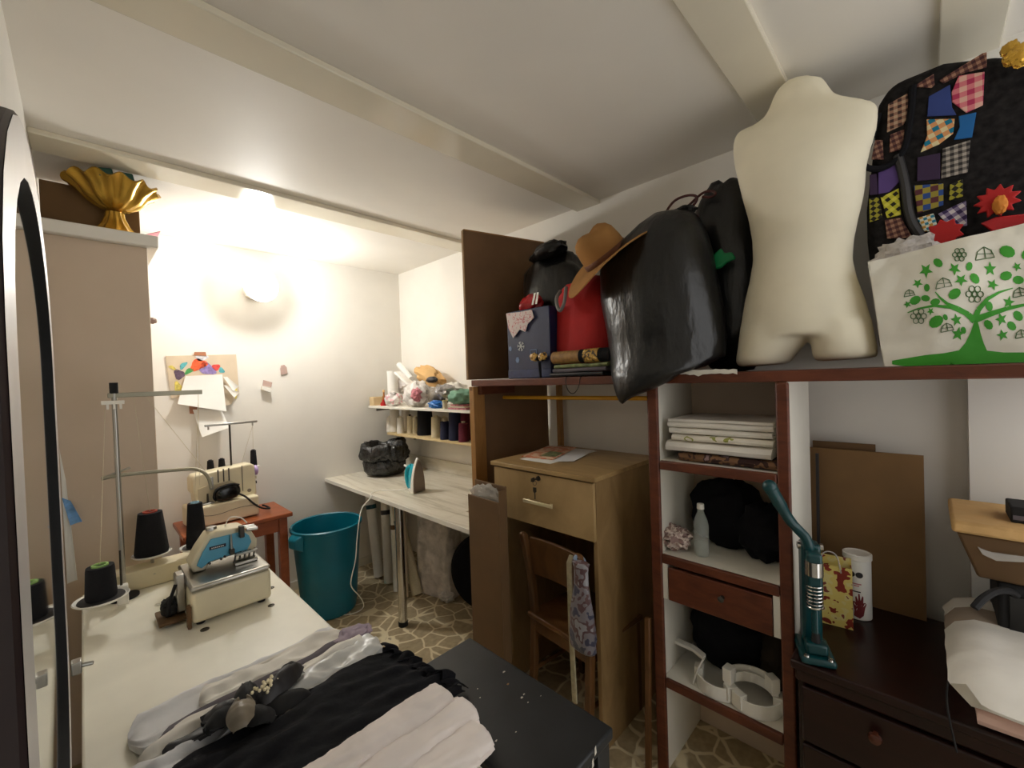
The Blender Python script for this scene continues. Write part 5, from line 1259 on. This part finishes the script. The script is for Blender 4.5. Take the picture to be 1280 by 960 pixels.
for k, y in enumerate((-.03, .03)): MB(m).lathe([(.002, 0), (.008, 0), (.007, .005), (.002, .007)], m.inverted() @ (m @ Vector((-.066, y, .0222))), 14).build('bolt', 'chrome', t)
l0 = m @ Vector((.015, .0, .34)); l1 = P(985, 648, x=1.56); l2 = P(962, 608, x=1.5)
MB().tube([q+Vector((-.005, .003, .30)), q+Vector((-.012, .005, .36)), l1*.6+l0*.4, l1, l1*.3+l2*.7, l2], [.014, .015, .015, .016, .019, .02], 14, smooth=2).build('lever', 'teal2', t)
MB().blob(l2, (.021, .021, .021), nu=16, nv=10, amp=0).build('lever_end', 'teal2', t)
# carton on black box
t = thing('black_box', 'black boxy device behind the folded white fabric on the chest', 'device', (1.86, -.25, CT))
MB().bx(1.78, 2.0, -.42, -.135, CT+.001, 1.0).build('casing', 'blackmat', t, bevel=.01)
MB().bx(1.775, 1.7798, -.4, -.155, CT+.06, .97).build('front', 'blkgloss', t, bevel=.002)
t = thing('tapered_carton', 'tapered brown carton with pale folded rim perched on the black device', 'carton', (1.84, -.2, 1.0))
lx0 = 1.73
a, b = P(1193, 650, x=lx0), P(1222, 722, x=lx0)
mb = MB(); rings = []
for z, ya, x0, x1 in ((1.001, b.y-.004, lx0+.05, lx0+.22), (1.01, b.y, lx0+.045, lx0+.225), (a.z-.035, a.y-.004, lx0+.004, lx0+.275)):
    rings.append([Vector((x0, ya, z)), Vector((x0, -.42, z)), Vector((x1, -.42, z)), Vector((x1, ya, z))])
mb.loft(rings); mb.build('tray', 'kraftdk', t, bevel=.006)
MB().bx(lx0-.006, lx0+.285, -.43, a.y+.006, a.z-.034, a.z-.0).build('rim', 'tan', t, bevel=.008)
pts = [P(u, v, x=lx0+.018) for u, v in ((1222, 683), (1240, 690), (1285, 695), (1285, 702), (1245, 700), (1228, 692))]
MB().prism([p_+Vector((.0, 0, 0)) for p_ in pts], (-.008, 0, 0)).build('film_strip', 'film', t)
q = P(1274, 638, x=1.80); t = thing('black_device', 'small black device lying on the rim of the tapered carton', 'device', (1.83, q.y, a.z))
MB().bx(1.79, 1.9, -.27, P(1263, 640, x=1.79).y, a.z+.001, a.z+.045).build('case', 'blackmat', t, bevel=.004)
qq = P(1272, 657, x=1.79); 
MB().bx(1.788, 1.7898, -.26, P(1266, 640, x=1.79).y, a.z+.01, a.z+.022).build('marking_strip', 'cloth_mg', t)
tag(MB().tube([P(1218, 760, x=1.62), P(1228, 748, x=1.64), P(1245, 738, x=1.70), P(1262, 738, x=1.765), P(1272, 745, x=1.772)], .009, 8, smooth=3).build('black_cable', 'blackmat'), 'thick black cable arching behind the white fabric', 'cable')
tag(MB().tube([P(1188, 840, x=1.56), P(1183, 862, x=1.52), P(1184, 885, x=1.498), P(1188, 905, x=1.495), P(1196, 940, x=1.495)], .0022, 6, smooth=2).build('thin_cable', 'blackmat'), 'thin dark cable hanging over the chest front', 'cable')
# white fabric stack
zc = CT+.001
t = thing('pink_fabric', 'pinkish shiny folded fabric under the white fabric on the chest', 'fabric', (1.60, -.2, zc))
fm = T(1.62, -.0, 0)
MB(T(1.685, -.245, zc)).fold(.33, .31, 3, .019, m=R('Z', 90), amp=.005, seed=71).build('folds', 'pinksatin', t)
t = thing('white_fabric', 'thick folded white fabric with beige stripe lying on the chest', 'fabric', (1.62, -.2, zc+.06))
wz = CT+.062
fb, ff = P(1208, 760, z=wz+.05), P(1203, 862, z=wz+.05)
x0, x1, y1 = ff.x, fb.x, (fb.y+ff.y)/2
def slab(nm, mat, xa, xb, za, zb, seed, droop=0, edge=0):
    n = 22; nx = 18; rings = []
    def top(u, v):
        x = xa+(xb-xa)*u; y = y1-(y1+.42)*v
        e = min(1, v*14)**.5*(min(1, u*10)**.5 if edge & 1 else 1)*(min(1, (1-u)*10)**.5 if edge & 2 else 1)
        return (x+.006*noise.noise(Vector((y*8, seed, 1))), y+.008*noise.noise(Vector((x*14, seed, 4))), za+(zb-za)*(.35+.65*e)+.006*noise.noise(Vector((x*11, y*11, seed))))
    MB().sheet(top, nx, n, (zb-za)*.9).build(nm, mat, t, smooth=60)
slab('front_fold', 'cloth_w', x0, x0+(x1-x0)*.66, wz, wz+.05, 1, edge=1)
slab('beige_stripe', 'stripebeige', x0+(x1-x0)*.655, x0+(x1-x0)*.82, wz+.002, wz+.05, 1)
slab('rear_fold', 'cloth_w', x0+(x1-x0)*.815, x1, wz, wz+.05, 1, edge=2)

# ================================================================ black table in front
t = thing('black_table', 'low sheen black table with chipped paint beside the sewing table', 'table', (.76, .84, 0))
BT = .745
MB().bx(.615, .893, .565, 1.118, BT-.03, BT).build('tabletop', 'black', t, bevel=.006)
for x in (.645, .863):
    for y in (.60, 1.085): MB().bx(x-.025, x+.025, y-.025, y+.025, 0, BT-.0305).build('leg', 'black', t, bevel=.003)
mb = MB()
for y in (.6, 1.085): mb.bx(.671, .837, y-.01, y+.01, BT-.16, BT-.031)
for x in (.645, .863): mb.bx(x-.01, x+.01, .626, 1.059, BT-.16, BT-.031)
mb.build('apron', 'black', t)
rn = random.Random(3)
def chip(u, v, r, nm='paint_chip', mat='chipwhite'):
    q = P(u, v, z=BT+.0004); n = 7
    MB().prism([q+Vector((r*(.5+rn.random())*cos(2*pi*k/n), r*(.4+rn.random())*.7*sin(2*pi*k/n), 0)) for k in range(n)], (0, 0, .0006)).build(nm, mat, t)
for a in ((652, 872, .005), (655, 868, .003), (630, 840, .004), (635, 855, .004, 'paint_chip', 'chiptan'), (620, 926, .003), (600, 872, .0022), (597, 861, .002), (645, 915, .002), (660, 878, .0025), (598, 936, .002), (676, 870, .0018)): chip(*a)
q = P(744, 938, y=.5645)
for dx, dz in ((0, 0), (-.012, -.022)):
    MB().prism([q+Vector((dx-.003, 0, dz-.012)), q+Vector((dx+.005, 0, dz-.008)), q+Vector((dx+.003, 0, dz+.01)), q+Vector((dx-.002, 0, dz+.006))], (0, -.0006, 0)).build('paint_chip', 'chipwhite', t) if q.z+dz > BT-.029 and q.z+dz < BT else None

# ================================================================ heap of clothes on the sewing table
z0 = TZ+.001
def strip(name, lab, p0, p1, w, h, mat, seed, wr=.012, plies=2, tw=0):
    """folded garment lying along p0-p1: flattened roll with lengthwise creases and stacked edges"""
    p0, p1 = Vector(p0), Vector(p1); d = (p1-p0); L = d.length; d.normalize(); s_ = Vector((-d.y, d.x, 0)); mb = MB(); nx = 46; nr = 44; rings = []
    for i in range(nx+1):
        u = i/nx; c_ = p0+d*(L*u); en = min(1, sin(pi*min(.998, max(.002, u)))*7)**.5; ring = []
        bend = .02*noise.noise(Vector((u*2.2, seed, 0)))
        for k in range(nr):
            th = 2*pi*k/nr; c2, s2 = cos(th), sin(th)
            y = w*math.copysign(abs(c2)**.7, c2); z = h*.5*(1+math.copysign(abs(s2)**.6, s2))
            ed = (abs(c2)**6)*.006*sin(z/h*pi*2*plies)            # ply edges on the flanks
            cr = 1.5*wr*(noise.noise(Vector((u*3+seed, y*30, seed)))+.5*noise.noise(Vector((u*8, y*55+u*6, seed+3)))-.5*abs(noise.noise(Vector((u*4+3, y*22-u*5, seed+8)))))
            q = c_+s_*((y+math.copysign(ed, c2))*(1+.12*noise.noise(Vector((u*5, k*.02, seed))))*en+bend)
            q.z = p0.z+(p1.z-p0.z)*u+max(.0, z*(.5+.5*en)+(cr if s2 > 0 else 0)*min(1, abs(s2)*2))
            ring.append(q)
        rings.append(ring)
    return tag(mb.loft(rings).build(name, mat, smooth=75), lab, 'garment')
strip('folded_garment', 'pale grey folded garment lowest at the rear of the clothes heap', (.05, 1.40, z0), (.60, 1.42, z0), .085, .03, 'cloth_g', 1)
strip('folded_garment', 'white folded garment over the pale grey one at the far side of the heap', (.19, 1.385, z0+.024), (.58, 1.40, z0+.02), .05, .026, 'cloth_w', 2)
strip('folded_garment', 'mid grey narrow folded garment along the far side of the heap', (.10, 1.325, z0+.012), (.61, 1.335, z0+.03), .017, .035, 'cloth_mg', 3, .006)
strip('folded_garment', 'white narrow folded garment lying along the mid grey one', (.06, 1.295, z0+.006), (.61, 1.30, z0+.03), .026, .037, 'cloth_w', 4)
strip('folded_garment', 'silvery satin garment at the corner end of the heap', (.30, 1.24, z0+.016), (.63, 1.255, z0+.022), .05, .045, 'satin', 5, .014, 3)
strip('folded_garment', 'grey folded garment in the middle of the mirror end of the heap', (.03, 1.235, z0), (.36, 1.23, z0+.01), .04, .035, 'cloth_g', 6, .012, 3)
strip('folded_garment', 'beige folded garment low at the mirror end of the heap', (.06, 1.165, z0), (.34, 1.16, z0), .05, .03, 'canvasbeige', 7, .01, 3)
strip('folded_garment', 'thin charcoal garment squeezed between white ones in the heap', (.10, 1.258, z0+.022), (.42, 1.262, z0+.04), .014, .026, 'charcoal', 8, .006)
tag(MB(T(.585, 1.325, z0+.045) @ R('Z', 15)).blob((0, 0, .012), (.06, .045, .02), amp=.35, seed=4, ridge=.6).build('grey_sleeve', 'mauve'), 'crumpled mauve sleeve end at the corner of the clothes heap', 'garment')
# black garment with ragged hem
def blk(u, v):
    y = 1.235-.34*u-.03*sin(v*6); x = .10+.575*v+.05*(u-.5)
    e = sin(pi*min(1, max(0, u)))**.5*min(1, sin(pi*min(.999, max(.001, v)))**.35)
    w_ = noise.noise(Vector((x*3, (y-x*.3)*20, 2)))+.6*noise.noise(Vector((x*5+2, (y+x*.12)*34, 7)))
    h = .022+.05*e*(1-.2*v)+.015*w_+.004*noise.noise(Vector((x*24+y*14, y*24, 5)))
    if v > .93: x += .018*noise.noise(Vector((u*26, 3, 1))); h += .010*noise.noise(Vector((u*30, 1, 8)))
    return (x, y, max(z0+.004, z0+h))
t = thing('black_garment', 'black garment with ragged frilled hem across the clothes heap', 'garment', (.4, 1.07, z0))
MB().sheet(blk, 80, 70, .004).build('body', 'blackcl', t, smooth=70)
def frill(u, v):
    q = Vector(blk(.04+.9*u, .95)); return q+Vector((.045*v+.012*sin(u*46), .008*cos(u*40), .011*sin(u*60)*v+.004-.03*v*v+.014*noise.noise(Vector((u*22, v, 3)))))
MB().sheet(frill, 110, 6, .002).build('frilled_hem', 'blackcl', t, smooth=70)
# pinkish white folded fabric, three fat folds
t = thing('pink_white_fabric', 'pinkish white fabric in three fat folds at the near edge of the heap', 'fabric', (.45, .86, z0))
def roll(nm, p0, p1, ry, rz, seed):
    p0, p1 = Vector(p0), Vector(p1); d = (p1-p0).normalized(); s_ = Vector((-d.y, d.x, 0)).normalized(); rings = []
    for k in range(61):
        t_ = k/60; c_ = p0.lerp(p1, t_); en = min(1, (math.sin(pi*min(.995, max(.005, t_))))*9)**.5; ring = []
        for j in range(48):
            th = 2*pi*j/48; n_ = 1+.14*noise.noise(Vector((t_*4+seed, cos(th)*1.4, sin(th)*1.4)))+.16*noise.noise(Vector((t_*6+cos(th)*2, cos(th)*6, sin(th)*6+seed)))-.16*abs(noise.noise(Vector((t_*16, cos(th)*6, sin(th)*6+seed*3))))
            ring.append(c_+s_*(ry*en*n_*cos(th))+Vector((0, 0, rz*en*n_*sin(th))))
        rings.append(ring)
    MB().loft(rings).build(nm, 'cloth_p', t, smooth=70)
roll('fold', (.12, .895, z0+.043), (.645, .905, z0+.042), .058, .036, 1)
roll('fold', (.14, .84, z0+.036), (.665, .835, z0+.034), .055, .032, 2)
roll('fold', (.16, .765, z0+.028), (.645, .77, z0+.028), .062, .026, 3)
# black and taupe fabric flower with pearls
q = Vector((.275, 1.205, z0+.066))
t = thing('fabric_flower', 'black and taupe satin flower ornament with a pearl cluster on the heap', 'ornament', q+Vector((0, 0, -.03)))
fm = T(q) @ R('Z', 8) @ Matrix.Scale(.85, 4)
def petal(x, y, z, a, b, c, rz, mt, curl=.02, tilt=0):
    m = fm @ T(x, y, z) @ R('Z', rz) @ R('X', tilt)
    def f(u, v):
        s_ = 2*v-1; w = b*sin(pi*min(.97, max(.03, u*.9+.08)))**.6; xx = a*(2*u-1); yy = w*s_
        return m @ Vector((xx, yy, c*(1-s_*s_)*sin(pi*u)**.5+curl*abs(s_)**3*u+.004*noise.noise(Vector((xx*60, yy*30, rz)))))
    MB().sheet(f, 20, 14, .004).build('petal', mt, t, smooth=70)
for a_ in ((.085, .02, .012, .085, .04, .045, 22, 'charcoal', .0), (-.06, .045, .0, .055, .04, .04, 165, 'charcoal', .02), (.0, .055, .01, .06, .034, .034, 70, 'blackmat', .01), (-.045, -.025, .022, .055, .036, .03, 65, 'taupe', .02), (.07, -.04, -.015, .07, .04, .035, -20, 'blackmat', .0), (-.075, .02, .0, .045, .04, .04, 200, 'blackmat', .02), (-.01, -.05, .0, .05, .036, .035, -70, 'blackmat', .01), (.12, .045, .02, .035, .03, .03, 10, 'blackmat', .0), (.06, -.075, -.03, .03, .025, .02, -50, 'taupe', .0)): petal(*a_)
rn = random.Random(9)
bead = None
for k in range(30):
    a = rn.uniform(0, 6.28); r = .034*math.sqrt(rn.random()); p_ = fm @ Vector((.035+r*cos(a)*1.2, r*sin(a)+.005, .052+.008*rn.random()-r*.25))
    if bead is None: bead = MB().lathe([(.0003, -.0042), (.003, -.003), (.0042, 0), (.003, .003), (.0003, .0042)], p_, 12).build('pearl', 'pearl', t); bp = p_
    else:
        c = bead.copy(); COL.objects.link(c); c.parent = t; c.location = p_-bp
# ================================================================ groups of repeats
def grp(o):
    n = o.name.split('.')[0]; l = o.location
    if n == 'thread_cone': return 'thread cones on the thread stand' if l.y < 3.0 else 'small cones on the cream machine'
    if n == 'folded_cloth': return 'folded cloths on the shelving' if l.z < 1.6 else 'folded cloths beside the gift box'
    if n == 'paper_sheet': return 'pages pinned to the back wall' if l.y > 3 else 'papers on the desk'
    return {'thread_spool': 'thread spools on the lower wall shelf', 'fabric_roll': 'fabric rolls under the counter', 'folded_garment': 'folded garments in the clothes heap',
            'bin_bag': 'black rubbish bags', 'plastic_tray': 'white plastic trays on the bottom shelf', 'clothes_hanger': 'dark red hangers above the bags', 'thread_strand': 'threads of the sewing machines',
            'wrapped_bundle': 'wrapped bundles on the upper wall shelf', 'cloth_bundle': 'cloth bundles on the upper wall shelf', 'flat_cloth': 'flat cloths on the upper wall shelf', 'cardboard_sheet': 'cardboard sheets on the chest',
            'wall_shelf': 'wall shelves above the counter', 'felt_flower': 'felt flowers above the tote bag', 'tape_strip': 'tape pieces on the back wall', 'folded_leaflet': 'folded leaflets on the back wall', 'paper_roll': 'paper rolls on the upper wall shelf'}.get(n)
for o in [o for o in COL.objects if o.parent is None and 'label' in o]:
    g = grp(o)
    if g and 'group' not in o: o['group'] = g
# ================================================================ render look
w = bpy.data.worlds.new('world'); SC.world = w; w.use_nodes = True
w.node_tree.nodes['Background'].inputs[0].default_value = (1.05, 1.035, 1.015, 1)
SC.view_settings.view_transform = 'Standard'; SC.view_settings.look = 'None'; SC.view_settings.gamma = 1
SC.view_settings.use_curve_mapping = False
SC.view_settings.exposure = .64
SC.cycles.max_bounces = 12; SC.cycles.diffuse_bounces = 8; SC.cycles.glossy_bounces = 4; SC.cycles.transmission_bounces = 4; SC.cycles.transparent_max_bounces = 8
SC.cycles.caustics_reflective = False; SC.cycles.caustics_refractive = False
SC.cycles.use_denoising = True
